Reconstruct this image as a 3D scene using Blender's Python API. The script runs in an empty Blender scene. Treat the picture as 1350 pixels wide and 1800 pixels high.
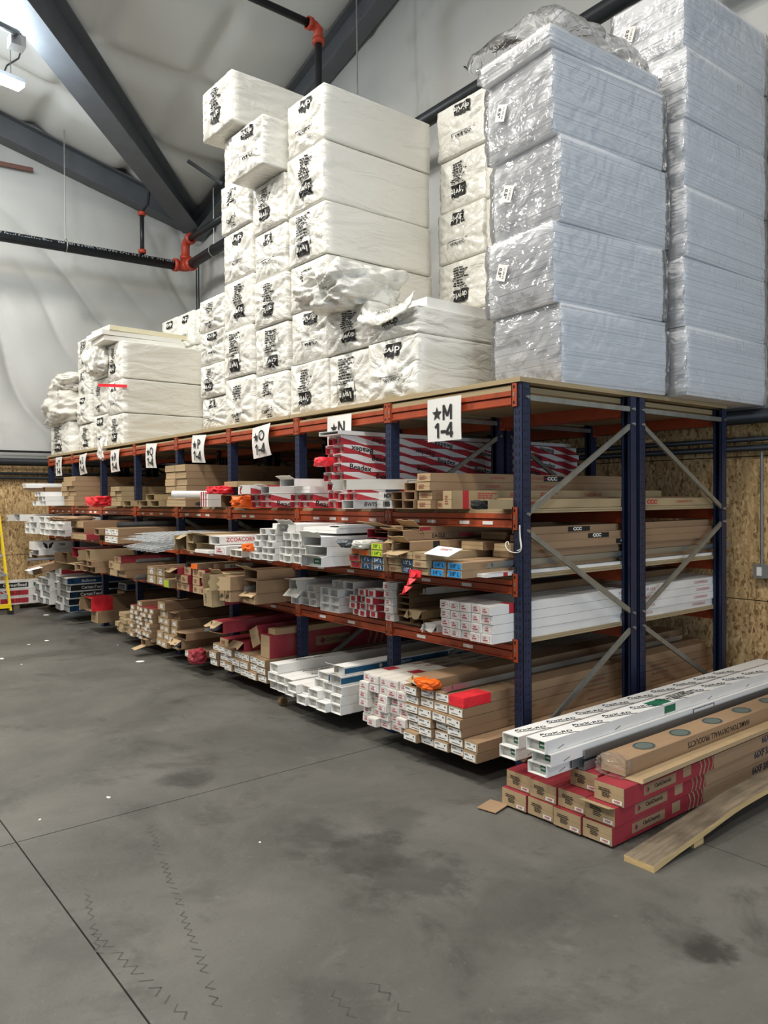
import bpy, math, random
from mathutils import Vector, Matrix, noise
random.seed(7)
PI = math.pi
col = bpy.context.scene.collection
sc = bpy.context.scene

# ------------------------------------------------------------ camera (fitted to the rack's own geometry)
F, YAW, PITCH, ROLL = 1351.87, 0.894900, -0.0176835, -0.00759788
CAM = Vector((3.17054, -3.59998, 1.73677))
_f = Vector((-math.sin(YAW)*math.cos(PITCH), math.cos(YAW)*math.cos(PITCH), math.sin(PITCH)))
_r0 = Vector((math.cos(YAW), math.sin(YAW), 0)); _u0 = _r0.cross(_f)
_c, _s = math.cos(ROLL), math.sin(ROLL)
_r = _c*_r0 + _s*_u0; _u = -_s*_r0 + _c*_u0
cd = bpy.data.cameras.new('camera'); cam = bpy.data.objects.new('camera', cd); col.objects.link(cam)
cd.sensor_fit = 'HORIZONTAL'; cd.sensor_width = 36.0; cd.lens = F/1350*36.0; cd.clip_end = 200
cam.matrix_world = Matrix(((_r.x,_u.x,-_f.x,CAM.x),(_r.y,_u.y,-_f.y,CAM.y),(_r.z,_u.z,-_f.z,CAM.z),(0,0,0,1)))
sc.camera = cam

def at(px, py, x=None, y=None, z=None):
    """real position of a point of the place, measured from the photograph on a known plane"""
    d = _f + (px-675)/F*_r - (py-900)/F*_u
    t = (x-CAM.x)/d.x if x is not None else (y-CAM.y)/d.y if y is not None else (z-CAM.z)/d.z
    return CAM + t*d

# ------------------------------------------------------------ light
w = bpy.data.worlds.new('world'); sc.world = w; w.use_nodes = True
w.node_tree.nodes['Background'].inputs[0].default_value = (0.70, 0.83, 1.0, 1)
w.node_tree.nodes['Background'].inputs[1].default_value = 0.20
def area(name, loc, size, power, color, rot=(0,0,0), sy=None):
    ld = bpy.data.lights.new(name, 'AREA'); ld.energy = power; ld.color = color; ld.size = size
    if sy: ld.shape = 'RECTANGLE'; ld.size_y = sy
    o = bpy.data.objects.new(name, ld); col.objects.link(o); o.location = loc; o.rotation_euler = rot
    return o
def bulb(name, loc, power, color, r=.35):
    ld = bpy.data.lights.new(name, 'POINT'); ld.energy = power; ld.color = color; ld.shadow_soft_size = r
    o = bpy.data.objects.new(name, ld); col.objects.link(o); o.location = loc; return o
WARM = (1.0, 0.955, 0.885); COOL = (0.80, 0.91, 1.0)
# rows of high-bay lamps under the roof (each also lights the ceiling a little)
for x, y, z, p in ((-7.6,-3.6,7.6,285), (-2.8,-3.4,7.8,285), (2.0,-3.2,8.2,270), (6.5,-3.6,8.2,200),
                   (-6.0,-8.6,8.2,330), (0.0,-8.6,8.4,330)):
    area('high_bay_lamp', (x,y,z), 1.2, p, WARM, sy=0.5)
    bulb('high_bay_spill', (x,y,z-.35), p*.30, WARM)
bulb('linear_lamp_glow', (-6.9,-1.35,7.05), 190, COOL, .3)
# daylight through the open dock door beyond the near end of the rack
area('dock_door_daylight', (8.8,-1.5,2.2), 4.2, 215, (0.72,0.85,1.0), (0, math.radians(90), 0), 4.4)
sc.view_settings.view_transform = 'Standard'; sc.view_settings.look = 'None'
sc.view_settings.gamma = 1.0; sc.view_settings.use_curve_mapping = False
sc.view_settings.exposure = 0.0

# ------------------------------------------------------------ materials
def lin(h):
    h = h.lstrip('#'); v = [int(h[i:i+2],16)/255 for i in (0,2,4)]
    return tuple(c/12.92 if c <= .04045 else ((c+.055)/1.055)**2.4 for c in v)
def newmat(name):
    m = bpy.data.materials.new(name); m.use_nodes = True
    return m, m.node_tree.nodes, m.node_tree.links, m.node_tree.nodes['Principled BSDF']
def M(name, hexc, rough=.6, metal=0., var=.12, scale=6., bump=0., bscale=60., stretch=None, rnd=.0, spec=.4, dirt=None):
    m, N, L, b = newmat(name)
    c = lin(hexc); b.inputs['Roughness'].default_value = rough; b.inputs['Metallic'].default_value = metal
    b.inputs['Specular IOR Level'].default_value = spec
    tc = N.new('ShaderNodeTexCoord'); mp = N.new('ShaderNodeMapping'); L.new(tc.outputs['Object'], mp.inputs[0])
    if stretch: mp.inputs['Scale'].default_value = stretch
    n = N.new('ShaderNodeTexNoise'); n.inputs['Scale'].default_value = scale; n.inputs['Detail'].default_value = 5
    L.new(mp.outputs[0], n.inputs['Vector'])
    r = N.new('ShaderNodeMapRange'); r.inputs[1].default_value = .3; r.inputs[2].default_value = .7
    r.inputs[3].default_value = 1-var; r.inputs[4].default_value = 1+var; L.new(n.outputs['Fac'], r.inputs[0])
    val = r.outputs[0]
    if rnd:
        oi = N.new('ShaderNodeObjectInfo'); r2 = N.new('ShaderNodeMapRange'); r2.inputs[3].default_value = 1-rnd; r2.inputs[4].default_value = 1+rnd
        L.new(oi.outputs['Random'], r2.inputs[0]); mu = N.new('ShaderNodeMath'); mu.operation = 'MULTIPLY'
        L.new(val, mu.inputs[0]); L.new(r2.outputs[0], mu.inputs[1]); val = mu.outputs[0]
    vm = N.new('ShaderNodeVectorMath'); vm.operation = 'SCALE'; vm.inputs[0].default_value = c; L.new(val, vm.inputs['Scale'])
    out = vm.outputs[0]
    if dirt:
        n2 = N.new('ShaderNodeTexNoise'); n2.inputs['Scale'].default_value = dirt[1]; n2.inputs['Detail'].default_value = 6; L.new(tc.outputs['Object'], n2.inputs['Vector'])
        r3 = N.new('ShaderNodeMapRange'); r3.inputs[1].default_value = dirt[2]; r3.inputs[2].default_value = dirt[3]; L.new(n2.outputs['Fac'], r3.inputs[0])
        mx = N.new('ShaderNodeMix'); mx.data_type = 'RGBA'; L.new(r3.outputs[0], mx.inputs[0]); L.new(out, mx.inputs[6]); mx.inputs[7].default_value = (*lin(dirt[0]),1)
        out = mx.outputs[2]
    L.new(out, b.inputs['Base Color'])
    if bump:
        bn = N.new('ShaderNodeTexNoise'); bn.inputs['Scale'].default_value = bscale; bn.inputs['Detail'].default_value = 4; L.new(mp.outputs[0], bn.inputs['Vector'])
        bp = N.new('ShaderNodeBump'); bp.inputs['Strength'].default_value = bump; bp.inputs['Distance'].default_value = .01
        L.new(bn.outputs['Fac'], bp.inputs['Height']); L.new(bp.outputs[0], b.inputs['Normal'])
    return m
def flat(name, hexc, rough=.6):
    m, N, L, b = newmat(name); b.inputs['Base Color'].default_value = (*lin(hexc),1); b.inputs['Roughness'].default_value = rough
    return m

card  = M('cardboard', '#9b8064', .85, var=.10, scale=3, stretch=(3,.5,3), rnd=.13, spec=.15)
cardd = M('cardboard_dark', '#80674d', .88, var=.12, scale=3, stretch=(3,.5,3), rnd=.12, spec=.15)
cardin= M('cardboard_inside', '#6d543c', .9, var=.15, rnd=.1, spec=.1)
cardl = M('cardboard_light', '#b09876', .85, var=.10, scale=4, rnd=.08, spec=.15)
kraft = M('kraft_pale', '#ab9775', .85, var=.10, scale=4, rnd=.08, spec=.15)
white = M('white_board', '#e3e2de', .55, var=.05, scale=5, rnd=.05, spec=.35)
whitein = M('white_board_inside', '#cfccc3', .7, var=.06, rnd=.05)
dusty = M('dusty_white_board', '#d6d1c6', .7, var=.07, scale=4, stretch=(4,.5,4), dirt=('#9f998c', 2.2, .5, .75))
redp  = M('red_print', '#98303a', .6, var=.10, scale=5, rnd=.06, dirt=('#8d5750', 3.0, .55, .8))
redb  = M('red_print_bright', '#b8323a', .55, var=.06)
bluep = M('blue_print', '#24587c', .55, var=.05)
blued = M('blue_label', '#1f4a70', .55, var=.05)
cyan  = M('cyan_label', '#2c8fd0', .5, var=.05)
tealp = M('teal_print', '#1f6d7e', .55, var=.05)
green = M('green_label', '#1d6a4c', .5, var=.04)
lime  = M('lime_label', '#b8d832', .5, var=.04)
orangef = M('orange_tape', '#ef6a1c', .35, var=.12, scale=14, bump=.5, bscale=25)
redtape = M('red_tape', '#e2303a', .3, var=.12, scale=14, bump=.5, bscale=25)
black = flat('black_ink', '#1c1b1a', .6); redink = flat('red_ink', '#b0444a', .7); inkb = flat('navy_ink', '#27304f', .6)
brownink = flat('brown_ink', '#8a4a38', .7); greyink = flat('grey_ink', '#55544f', .7); paleink = flat('pale_ink', '#8b9094', .6); greenish = flat('oval_ink', '#5c6660', .7)
paper = M('paper_label', '#e6e5e0', .6, var=.04)
steel = M('galvanised_steel', '#a3a9ab', .38, .85, var=.12, scale=9, stretch=(1,.2,1), rnd=.08)
steeld= M('dull_steel', '#5b6063', .5, .5, var=.15, scale=9, rnd=.08)
zinc  = M('brace_zinc', '#9a9d98', .45, .75, var=.12, scale=12)
blue  = M('rack_blue', '#17233f', .45, var=.18, scale=18, spec=.5, dirt=('#2f3b5c', 40, .62, .75))
slotm = flat('slot_dark', '#06080d', .9)
orange= M('rack_orange', '#a04524', .42, var=.10, scale=10, spec=.5, dirt=('#7d3a22', 7, .58, .8))
ply   = M('plywood', '#a3916f', .8, var=.16, scale=4, stretch=(.4,.4,60), rnd=.08)
wood  = M('weathered_wood', '#7d705d', .85, var=.30, scale=5, stretch=(9,.6,9), bump=.4, bscale=30, dirt=('#3f352b', 2.5, .45, .7))
woode = M('sawn_wood', '#c7ab78', .8, var=.2, scale=6, stretch=(2,.5,8))
foamw = M('foam_board', '#eeece4', .75, var=.03, scale=8)
foamy = M('foam_board_yellow', '#eee6c6', .75, var=.05, scale=8)
darkpipe = M('black_pipe', '#26292c', .42, .2, var=.15, scale=8)
redpipe = M('red_fitting', '#b0402c', .45, var=.12, scale=12)
beamgrey = M('beam_grey', '#5e6165', .55, var=.10, scale=3, spec=.4)
yellow = M('yellow_fibreglass', '#e8c81e', .4, var=.05)
alum  = M('aluminium', '#c9ccd0', .35, .7, var=.06)
rubber = flat('rubber', '#161616', .8)
rope = M('white_cord', '#dedbd2', .7)
signm = M('sign_sheet', '#deddd8', .45, var=.03, scale=6)
metalbox = M('grey_box', '#8d9190', .45, .4)

def wrapmat(name, hexc, rough, bump, scale, transl=.0):
    m, N, L, b = newmat(name); b.inputs['Roughness'].default_value = rough; b.inputs['Specular IOR Level'].default_value = .6
    tc = N.new('ShaderNodeTexCoord'); n = N.new('ShaderNodeTexNoise'); n.inputs['Scale'].default_value = scale; n.inputs['Detail'].default_value = 3; n.inputs['Distortion'].default_value = 1.6
    oi = N.new('ShaderNodeObjectInfo'); va = N.new('ShaderNodeVectorMath'); va.operation='ADD'; L.new(tc.outputs['Object'], va.inputs[0]); L.new(oi.outputs['Location'], va.inputs[1])
    mp = N.new('ShaderNodeMapping'); mp.inputs['Scale'].default_value = (1,.35,1.3); L.new(va.outputs[0], mp.inputs[0]); L.new(mp.outputs[0], n.inputs['Vector'])
    bp = N.new('ShaderNodeBump'); bp.inputs['Strength'].default_value = bump; bp.inputs['Distance'].default_value = .03; L.new(n.outputs['Fac'], bp.inputs['Height']); L.new(bp.outputs[0], b.inputs['Normal'])
    r = N.new('ShaderNodeMapRange'); r.inputs[3].default_value = .96; r.inputs[4].default_value = 1.03; L.new(oi.outputs['Random'], r.inputs[0])
    vm = N.new('ShaderNodeVectorMath'); vm.operation = 'SCALE'; vm.inputs[0].default_value = lin(hexc); L.new(r.outputs[0], vm.inputs['Scale']); L.new(vm.outputs[0], b.inputs['Base Color'])
    return m
wrap  = wrapmat('white_film', '#e3e1d8', .27, .75, 6)
wrapg = wrapmat('grey_film', '#d2cec4', .38, .7, 6)
def sheetfoam():
    m, N, L, b = newmat('foam_sheets'); b.inputs['Roughness'].default_value = .7
    tc = N.new('ShaderNodeTexCoord'); mp = N.new('ShaderNodeMapping'); mp.inputs['Scale'].default_value = (.15,.15,62); L.new(tc.outputs['Object'], mp.inputs[0])
    n = N.new('ShaderNodeTexNoise'); n.inputs['Scale'].default_value = 1.2; n.inputs['Detail'].default_value = 2; L.new(mp.outputs[0], n.inputs['Vector'])
    cr = N.new('ShaderNodeValToRGB'); cr.color_ramp.elements[0].position = .30; cr.color_ramp.elements[0].color = (*lin('#c6c9cc'),1); cr.color_ramp.elements[1].position = .5; cr.color_ramp.elements[1].color = (*lin('#eaebec'),1)
    L.new(n.outputs['Fac'], cr.inputs[0]); L.new(cr.outputs[0], b.inputs['Base Color'])
    bp = N.new('ShaderNodeBump'); bp.inputs['Strength'].default_value = .25; bp.inputs['Distance'].default_value = .01; L.new(n.outputs['Fac'], bp.inputs['Height']); L.new(bp.outputs[0], b.inputs['Normal'])
    return m
sheets = sheetfoam()
def film():
    m, N, L, b = newmat('clear_film'); out = N['Material Output']
    tr = N.new('ShaderNodeBsdfTransparent'); gl = N.new('ShaderNodeBsdfGlossy'); gl.inputs['Roughness'].default_value = .12; gl.inputs['Color'].default_value = (1,1,1,1)
    df = N.new('ShaderNodeBsdfDiffuse'); df.inputs['Color'].default_value = (.97,.97,.97,1)
    tc = N.new('ShaderNodeTexCoord'); n = N.new('ShaderNodeTexNoise'); n.inputs['Scale'].default_value = 5; n.inputs['Detail'].default_value = 2; n.inputs['Distortion'].default_value = 2.0; L.new(tc.outputs['Object'], n.inputs['Vector'])
    bp = N.new('ShaderNodeBump'); bp.inputs['Strength'].default_value = .6; bp.inputs['Distance'].default_value = .04; L.new(n.outputs['Fac'], bp.inputs['Height']); L.new(bp.outputs[0], gl.inputs['Normal'])
    fr = N.new('ShaderNodeFresnel'); fr.inputs['IOR'].default_value = 1.5; L.new(bp.outputs[0], fr.inputs['Normal'])
    m1 = N.new('ShaderNodeMixShader'); m1.inputs[0].default_value = .10; L.new(tr.outputs[0], m1.inputs[1]); L.new(df.outputs[0], m1.inputs[2])
    m2 = N.new('ShaderNodeMixShader'); ml = N.new('ShaderNodeMath'); ml.operation='MULTIPLY'; ml.inputs[1].default_value = 1.1; L.new(fr.outputs[0], ml.inputs[0]); L.new(ml.outputs[0], m2.inputs[0]); L.new(m1.outputs[0], m2.inputs[1]); L.new(gl.outputs[0], m2.inputs[2])
    L.new(m2.outputs[0], out.inputs['Surface']); return m
clear = film()
thinf = clear.copy(); thinf.name = 'thin_film'
for n_ in thinf.node_tree.nodes:
    if n_.type == 'MATH': n_.inputs[1].default_value = .55
    if n_.type == 'MIX_SHADER' and not n_.inputs[0].is_linked: n_.inputs[0].default_value = .05
lathm = M('lath_zinc', '#cfd2d2', .45, .25, var=.08)
certg = M('grey_end_print', '#a4a8a9', .6, var=.1, scale=30)
def stripes():
    m, N, L, b = newmat('red_white_stripes'); b.inputs['Roughness'].default_value = .5
    tc = N.new('ShaderNodeTexCoord'); sp = N.new('ShaderNodeSeparateXYZ'); L.new(tc.outputs['Object'], sp.inputs[0])
    a = N.new('ShaderNodeMath'); a.operation='MULTIPLY_ADD'; a.inputs[1].default_value = 4.6; L.new(sp.outputs['Z'], a.inputs[0]); L.new(sp.outputs['Y'], a.inputs[2])
    d = N.new('ShaderNodeMath'); d.operation='MULTIPLY'; d.inputs[1].default_value = 1/.46; L.new(a.outputs[0], d.inputs[0])
    f = N.new('ShaderNodeMath'); f.operation='FRACT'; L.new(d.outputs[0], f.inputs[0])
    g = N.new('ShaderNodeMath'); g.operation='GREATER_THAN'; g.inputs[1].default_value = .52; L.new(f.outputs[0], g.inputs[0])
    mx = N.new('ShaderNodeMix'); mx.data_type='RGBA'; L.new(g.outputs[0], mx.inputs[0]); mx.inputs[6].default_value = (*lin('#b5333c'),1); mx.inputs[7].default_value = (*lin('#e2e1df'),1)
    L.new(mx.outputs[2], b.inputs['Base Color']); return m
stripe = stripes()
def osb():
    m, N, L, b = newmat('osb'); b.inputs['Roughness'].default_value = .75
    tc = N.new('ShaderNodeTexCoord'); oi = N.new('ShaderNodeObjectInfo'); va = N.new('ShaderNodeVectorMath'); va.operation='ADD'; L.new(tc.outputs['Object'], va.inputs[0]); L.new(oi.outputs['Location'], va.inputs[1])
    nz = N.new('ShaderNodeTexNoise'); nz.inputs['Scale'].default_value = 7; nz.inputs['Detail'].default_value = 3; L.new(va.outputs[0], nz.inputs['Vector'])
    cols = []
    for k, (sx, rot) in enumerate((((56,56,11),.5), ((50,50,10),-.8), ((46,46,10),1.5))):
        mp = N.new('ShaderNodeMapping'); mp.inputs['Scale'].default_value = sx; mp.inputs['Rotation'].default_value = (rot, rot, 0)
        ad = N.new('ShaderNodeMix'); ad.data_type='RGBA'; ad.inputs[0].default_value = .06; L.new(va.outputs[0], ad.inputs[6]); L.new(nz.outputs['Color'], ad.inputs[7]); L.new(ad.outputs[2], mp.inputs[0])
        v = N.new('ShaderNodeTexVoronoi'); v.inputs['Scale'].default_value = 1.0; L.new(mp.outputs[0], v.inputs['Vector'])
        cr = N.new('ShaderNodeValToRGB'); e = cr.color_ramp.elements
        e[0].color = (*lin('#a08056'),1); e[1].color = (*lin('#dfc190'),1); e.new(.35).color = (*lin('#b89868'),1); e.new(.75).color = (*lin('#c9aa7a'),1); e.new(.06).color = (*lin('#7a5a34'),1)
        sx_ = N.new('ShaderNodeSeparateColor'); L.new(v.outputs['Color'], sx_.inputs[0]); L.new(sx_.outputs[k], cr.inputs[0]); cols.append(cr.outputs[0])
    n1 = N.new('ShaderNodeTexNoise'); n1.inputs['Scale'].default_value = 20; L.new(va.outputs[0], n1.inputs['Vector'])
    prev = cols[0]
    for k in (1,2):
        r = N.new('ShaderNodeMapRange'); r.inputs[1].default_value = .46; r.inputs[2].default_value = .5+.03*k; L.new(n1.outputs['Fac'], r.inputs[0])
        if k == 2:
            n2 = N.new('ShaderNodeTexNoise'); n2.inputs['Scale'].default_value = 27; L.new(va.outputs[0], n2.inputs['Vector']); L.new(n2.outputs['Fac'], r.inputs[0])
        mx = N.new('ShaderNodeMix'); mx.data_type='RGBA'; L.new(r.outputs[0], mx.inputs[0]); L.new(prev, mx.inputs[6]); L.new(cols[k], mx.inputs[7]); prev = mx.outputs[2]
    L.new(prev, b.inputs['Base Color'])
    return m
osbm = osb()
def concrete():
    m, N, L, b = newmat('concrete'); tc = N.new('ShaderNodeTexCoord'); G = N.new('ShaderNodeNewGeometry')
    def nz(s, d=6, dist=0., rough=.6):
        n = N.new('ShaderNodeTexNoise'); n.inputs['Scale'].default_value = s; n.inputs['Detail'].default_value = d; n.inputs['Distortion'].default_value = dist; n.inputs['Roughness'].default_value = rough
        L.new(G.outputs['Position'], n.inputs['Vector']); return n.outputs['Fac']
    base = N.new('ShaderNodeValToRGB'); e = base.color_ramp.elements
    e[0].position = .32; e[0].color = (*lin('#4b4a45'),1); e[1].position = .68; e[1].color = (*lin('#686660'),1); L.new(nz(.9,8,.4,.65), base.inputs[0])
    prev = base.outputs[0]
    for s, d, lo, hi, c, amt in ((1.6,8,.56,.74,'#2c2b28',.7), (5.5,8,.60,.72,'#3a3935',.6), (3.1,9,.62,.74,'#7b7870',.45), (38,4,.60,.70,'#77746c',.35), (60,3,.62,.72,'#383732',.5)):
        r = N.new('ShaderNodeMapRange'); r.inputs[1].default_value = lo; r.inputs[2].default_value = hi; r.inputs[4].default_value = amt; L.new(nz(s,d,.6,.7), r.inputs[0])
        mx = N.new('ShaderNodeMix'); mx.data_type='RGBA'; L.new(r.outputs[0], mx.inputs[0]); L.new(prev, mx.inputs[6]); mx.inputs[7].default_value = (*lin(c),1); prev = mx.outputs[2]
    # old oil and rubber smudges worn into the slab
    wn = N.new('ShaderNodeTexNoise'); wn.inputs['Scale'].default_value = 4.5; wn.inputs['Detail'].default_value = 7; wn.inputs['Roughness'].default_value = .7; L.new(G.outputs['Position'], wn.inputs['Vector'])
    for px, py, rad, amt in ((345,1366,.20,.6),(300,1372,.13,.4),(240,1425,.16,.35),(560,1470,.26,.45),(640,1500,.30,.5),(720,1545,.34,.5),(700,1440,.26,.35),(1255,1672,.13,.8),(1210,1655,.16,.4),(590,1780,.25,.35),(170,1650,.3,.3),(900,1600,.35,.3)):
        p = at(px,py,z=0); dn = N.new('ShaderNodeVectorMath'); dn.operation = 'DISTANCE'; L.new(G.outputs['Position'], dn.inputs[0]); dn.inputs[1].default_value = p
        ad = N.new('ShaderNodeMath'); ad.operation = 'MULTIPLY_ADD'; ad.inputs[1].default_value = rad*2.4; ad.inputs[2].default_value = -rad*1.2; L.new(wn.outputs['Fac'], ad.inputs[0])
        sm = N.new('ShaderNodeMath'); sm.operation = 'ADD'; L.new(dn.outputs['Value'], sm.inputs[0]); L.new(ad.outputs[0], sm.inputs[1])
        r = N.new('ShaderNodeMapRange'); r.interpolation_type = 'SMOOTHSTEP'; r.inputs[1].default_value = rad; r.inputs[2].default_value = rad*.3; r.inputs[4].default_value = amt; L.new(sm.outputs[0], r.inputs[0])
        mx = N.new('ShaderNodeMix'); mx.data_type='RGBA'; L.new(r.outputs[0], mx.inputs[0]); L.new(prev, mx.inputs[6]); mx.inputs[7].default_value = (*lin('#2d2c29'),1); prev = mx.outputs[2]
    L.new(prev, b.inputs['Base Color'])
    r = N.new('ShaderNodeMapRange'); r.inputs[3].default_value = .42; r.inputs[4].default_value = .7; L.new(nz(2.3), r.inputs[0]); L.new(r.outputs[0], b.inputs['Roughness']); b.inputs['Specular IOR Level'].default_value = .35
    bp = N.new('ShaderNodeBump'); bp.inputs['Strength'].default_value = .12; bp.inputs['Distance'].default_value = .01; L.new(nz(45), bp.inputs['Height']); L.new(bp.outputs[0], b.inputs['Normal'])
    return m
conc = concrete()
linerm = M('vinyl_liner', '#b9b9b5', .55, var=.05, scale=1.2, bump=.25, bscale=9, dirt=('#8f8f8b', 1.1, .62, .85))
ceilm = M('ceiling_vinyl', '#d0d0cc', .5, var=.03, scale=1.5, bump=.12, bscale=8)
tire = flat('tyre_mark', '#403f3a', .7)

# ------------------------------------------------------------ mesh helpers
class MB:
    def __init__(s): s.v, s.f, s.m = [], [], []
    def add(s, vs, fs, mi=0):
        o = len(s.v); s.v += [tuple(v) for v in vs]; s.f += [tuple(i+o for i in f) for f in fs]; s.m += [mi]*len(fs)
    def box(s, x0,x1,y0,y1,z0,z1, mi=0, T=None):
        vs = [Vector((x,y,z)) for x in (x0,x1) for y in (y0,y1) for z in (z0,z1)]
        if T: vs = [T@v for v in vs]
        s.add(vs, [(0,1,3,2),(4,6,7,5),(0,4,5,1),(2,3,7,6),(0,2,6,4),(1,5,7,3)], mi)
    def quad(s, a,b,c,d, mi=0): s.add([a,b,c,d], [(0,1,2,3)], mi)
    def tube(s, pts, r, n=10, mi=0, cap=True):
        pts = [Vector(p) for p in pts]; rings = []
        ref = None
        for i, p in enumerate(pts):
            t = (pts[min(i+1,len(pts)-1)]-pts[max(i-1,0)]).normalized()
            a = t.orthogonal().normalized() if ref is None else (ref - t*ref.dot(t)).normalized()
            ref = a; bb = t.cross(a)
            rr = r[i] if isinstance(r,(list,tuple)) else r
            rings.append([p + rr*(math.cos(2*PI*k/n)*a + math.sin(2*PI*k/n)*bb) for k in range(n)])
        vs = [v for g in rings for v in g]; fs = []
        for i in range(len(pts)-1):
            for k in range(n):
                fs.append((i*n+k, i*n+(k+1)%n, (i+1)*n+(k+1)%n, (i+1)*n+k))
        if cap: fs += [tuple(range(n))[::-1], tuple(range((len(pts)-1)*n, len(pts)*n))]
        s.add(vs, fs, mi)
    def prism(s, poly, axis, a, b, mi=0):
        """poly: 2-D outline; axis 'x': (y,z) extruded from x=a to b; 'y': (x,z); 'z': (x,y)"""
        n = len(poly); mk = {'x': lambda p,t:(t,p[0],p[1]), 'y': lambda p,t:(p[0],t,p[1]), 'z': lambda p,t:(p[0],p[1],t)}[axis]
        vs = [mk(p,a) for p in poly]+[mk(p,b) for p in poly]
        s.add(vs, [(i,(i+1)%n,n+(i+1)%n,n+i) for i in range(n)]+[tuple(range(n))[::-1], tuple(range(n,2*n))], mi)
    def bar(s, p, q, w, h, mi=0, up=(0,0,1)):
        p, q = Vector(p), Vector(q); t = (q-p).normalized(); a = t.cross(Vector(up)).normalized(); bb = a.cross(t)
        vs = [e + a*sx*w/2 + bb*sz*h/2 for e in (p,q) for sx,sz in ((-1,-1),(1,-1),(1,1),(-1,1))]
        s.add(vs, [(0,1,2,3)[::-1],(4,5,6,7),(0,1,5,4),(1,2,6,5),(2,3,7,6),(3,0,4,7)], mi)
    def mesh(s, name, mats, smooth=False):
        me = bpy.data.meshes.new(name); me.from_pydata(s.v, [], s.f)
        for m in (mats if isinstance(mats,(list,tuple)) else [mats]): me.materials.append(m)
        me.polygons.foreach_set('material_index', s.m)
        if smooth: me.polygons.foreach_set('use_smooth', [True]*len(s.f))
        me.update(); return me
    def build(s, name, mats, parent=None, smooth=False): return ob(name, s.mesh(name, mats, smooth), parent)
def ob(name, data, parent=None, M_=None):
    o = bpy.data.objects.new(name, data); col.objects.link(o)
    if parent is not None: o.parent = parent
    if M_ is not None: o.matrix_local = M_
    return o
def tag(o, label, cat, group=None):
    o['label'] = label; o['category'] = cat
    if group: o['group'] = group
    return o
def thing(name, loc, label, cat, group=None, rz=0):
    o = bpy.data.objects.new(name, None); col.objects.link(o); o.location = loc; o.rotation_euler = (0,0,rz)
    o.empty_display_size = .1; return tag(o, label, cat, group)
def struct(o): o['kind'] = 'structure'; return o

FRONT = Matrix(((1,0,0,0),(0,0,-1,0),(0,1,0,0),(0,0,0,1)))
RIGHT = Matrix(((0,0,1,0),(1,0,0,0),(0,1,0,0),(0,0,0,1)))
TOP   = Matrix(((0,-1,0,0),(1,0,0,0),(0,0,1,0),(0,0,0,1)))
def M3(p, O, roll=0, s=1): return Matrix.Translation(p) @ O @ Matrix.Rotation(roll,4,'Z') @ Matrix.Scale(s,4)
_tc = {}
def textmesh(s, size, mat_, bold=.0, shear=0., space=1.0, wide=1.0):
    k = (s,size,mat_.name,bold,shear,space,wide)
    if k in _tc: return _tc[k]
    cu = bpy.data.curves.new('lettering','FONT'); cu.body = s; cu.size = size; cu.align_x='CENTER'; cu.align_y='CENTER'
    cu.offset = bold; cu.shear = shear; cu.space_character = space; cu.resolution_u = 2
    o = bpy.data.objects.new('tmp_lettering', cu); col.objects.link(o)
    dg = bpy.context.evaluated_depsgraph_get(); me = bpy.data.meshes.new_from_object(o.evaluated_get(dg))
    bpy.data.objects.remove(o); bpy.data.curves.remove(cu)
    if wide != 1.0:
        for v in me.vertices: v.co.x *= wide
    me.materials.clear(); me.materials.append(mat_); me.name = 'lettering'; _tc[k] = me; return me
def text(s, size, mat_, parent, p, O=FRONT, roll=0, bold=0., name='lettering', **kw):
    return ob(name, textmesh(s,size,mat_,bold,**kw), parent, M3(p,O,roll))
def greek(mb, x0, x1, y0, y1, lines, mi, rnd, z=0.):
    """rows of word-length ink marks for print too small to read"""
    lh = (y1-y0)/lines
    for i in range(lines):
        x = x0; yb = y1-(i+1)*lh+lh*.25; end = x0+(x1-x0)*rnd.uniform(.6,1)
        while x < end-.002:
            wd = min(rnd.uniform(.08,.25)*(x1-x0), end-x)
            mb.quad((x,yb,z),(x+wd*.85,yb,z),(x+wd*.85,yb+lh*.55,z),(x,yb+lh*.55,z),mi); x += wd
# ============================================================ THE SETTING
XW, YW = -10.6, 2.95            # end wall and back wall
PA, PB = .25, .285              # roof pitches
def zA(y): return 7.27 + PA*(YW-y)
def zB(x): return 7.17 + PB*(x-XW)
XE, YE = 9.0, -13.0

# floor: slabs with saw-cut joints between them
b = MB(); b.box(XW-.2, XE, YE, YW+.2, -.25, -.02); floor = struct(b.build('floor', conc))
fx = [XW-.2, -6.05, -1.04, 3.95, XE]; fy = [YE, -7.2, -2.64, .02, YW+.2]
for i in range(4):
    for j in range(4):
        b = MB(); g = .0035
        b.box(fx[i]+g, fx[i+1]-g, fy[j]+g, fy[j+1]-g, -.02, 0); b.build('slab', conc, floor)
# tyre marks left in the dust
rr = random.Random(3)
def zigzag(p0, p1, amp, step, wdt, wob=0.):
    p0, p1 = Vector(p0), Vector(p1); d = (p1-p0); n = int(d.length/step); t = d.normalized(); s = Vector((-t.y,t.x,0)); m = MB(); pts = []
    for i in range(n+1):
        q = p0 + t*step*i + s*(amp*(1 if i%2 else -1)*rr.uniform(.6,1.1) + wob*math.sin(i*.05))
        pts.append(q)
    for a, c in zip(pts, pts[1:]):
        if rr.random() < .25: continue
        e = (c-a).normalized(); e = Vector((-e.y,e.x,0))*wdt*rr.uniform(.3,1.0)/2
        m.quad(*[(v.x,v.y,.0006) for v in (a-e,a+e,c+e,c-e)])
    o = m.build('tyre_mark', tire, floor); o['kind'] = 'stuff'; return o
P0 = lambda x,y: at(x,y,z=0)
zigzag(P0(262,1450), P0(385,1775), .016, .026, .008)
zigzag(P0(165,1640), P0(330,1790), .020, .030, .008)
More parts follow.
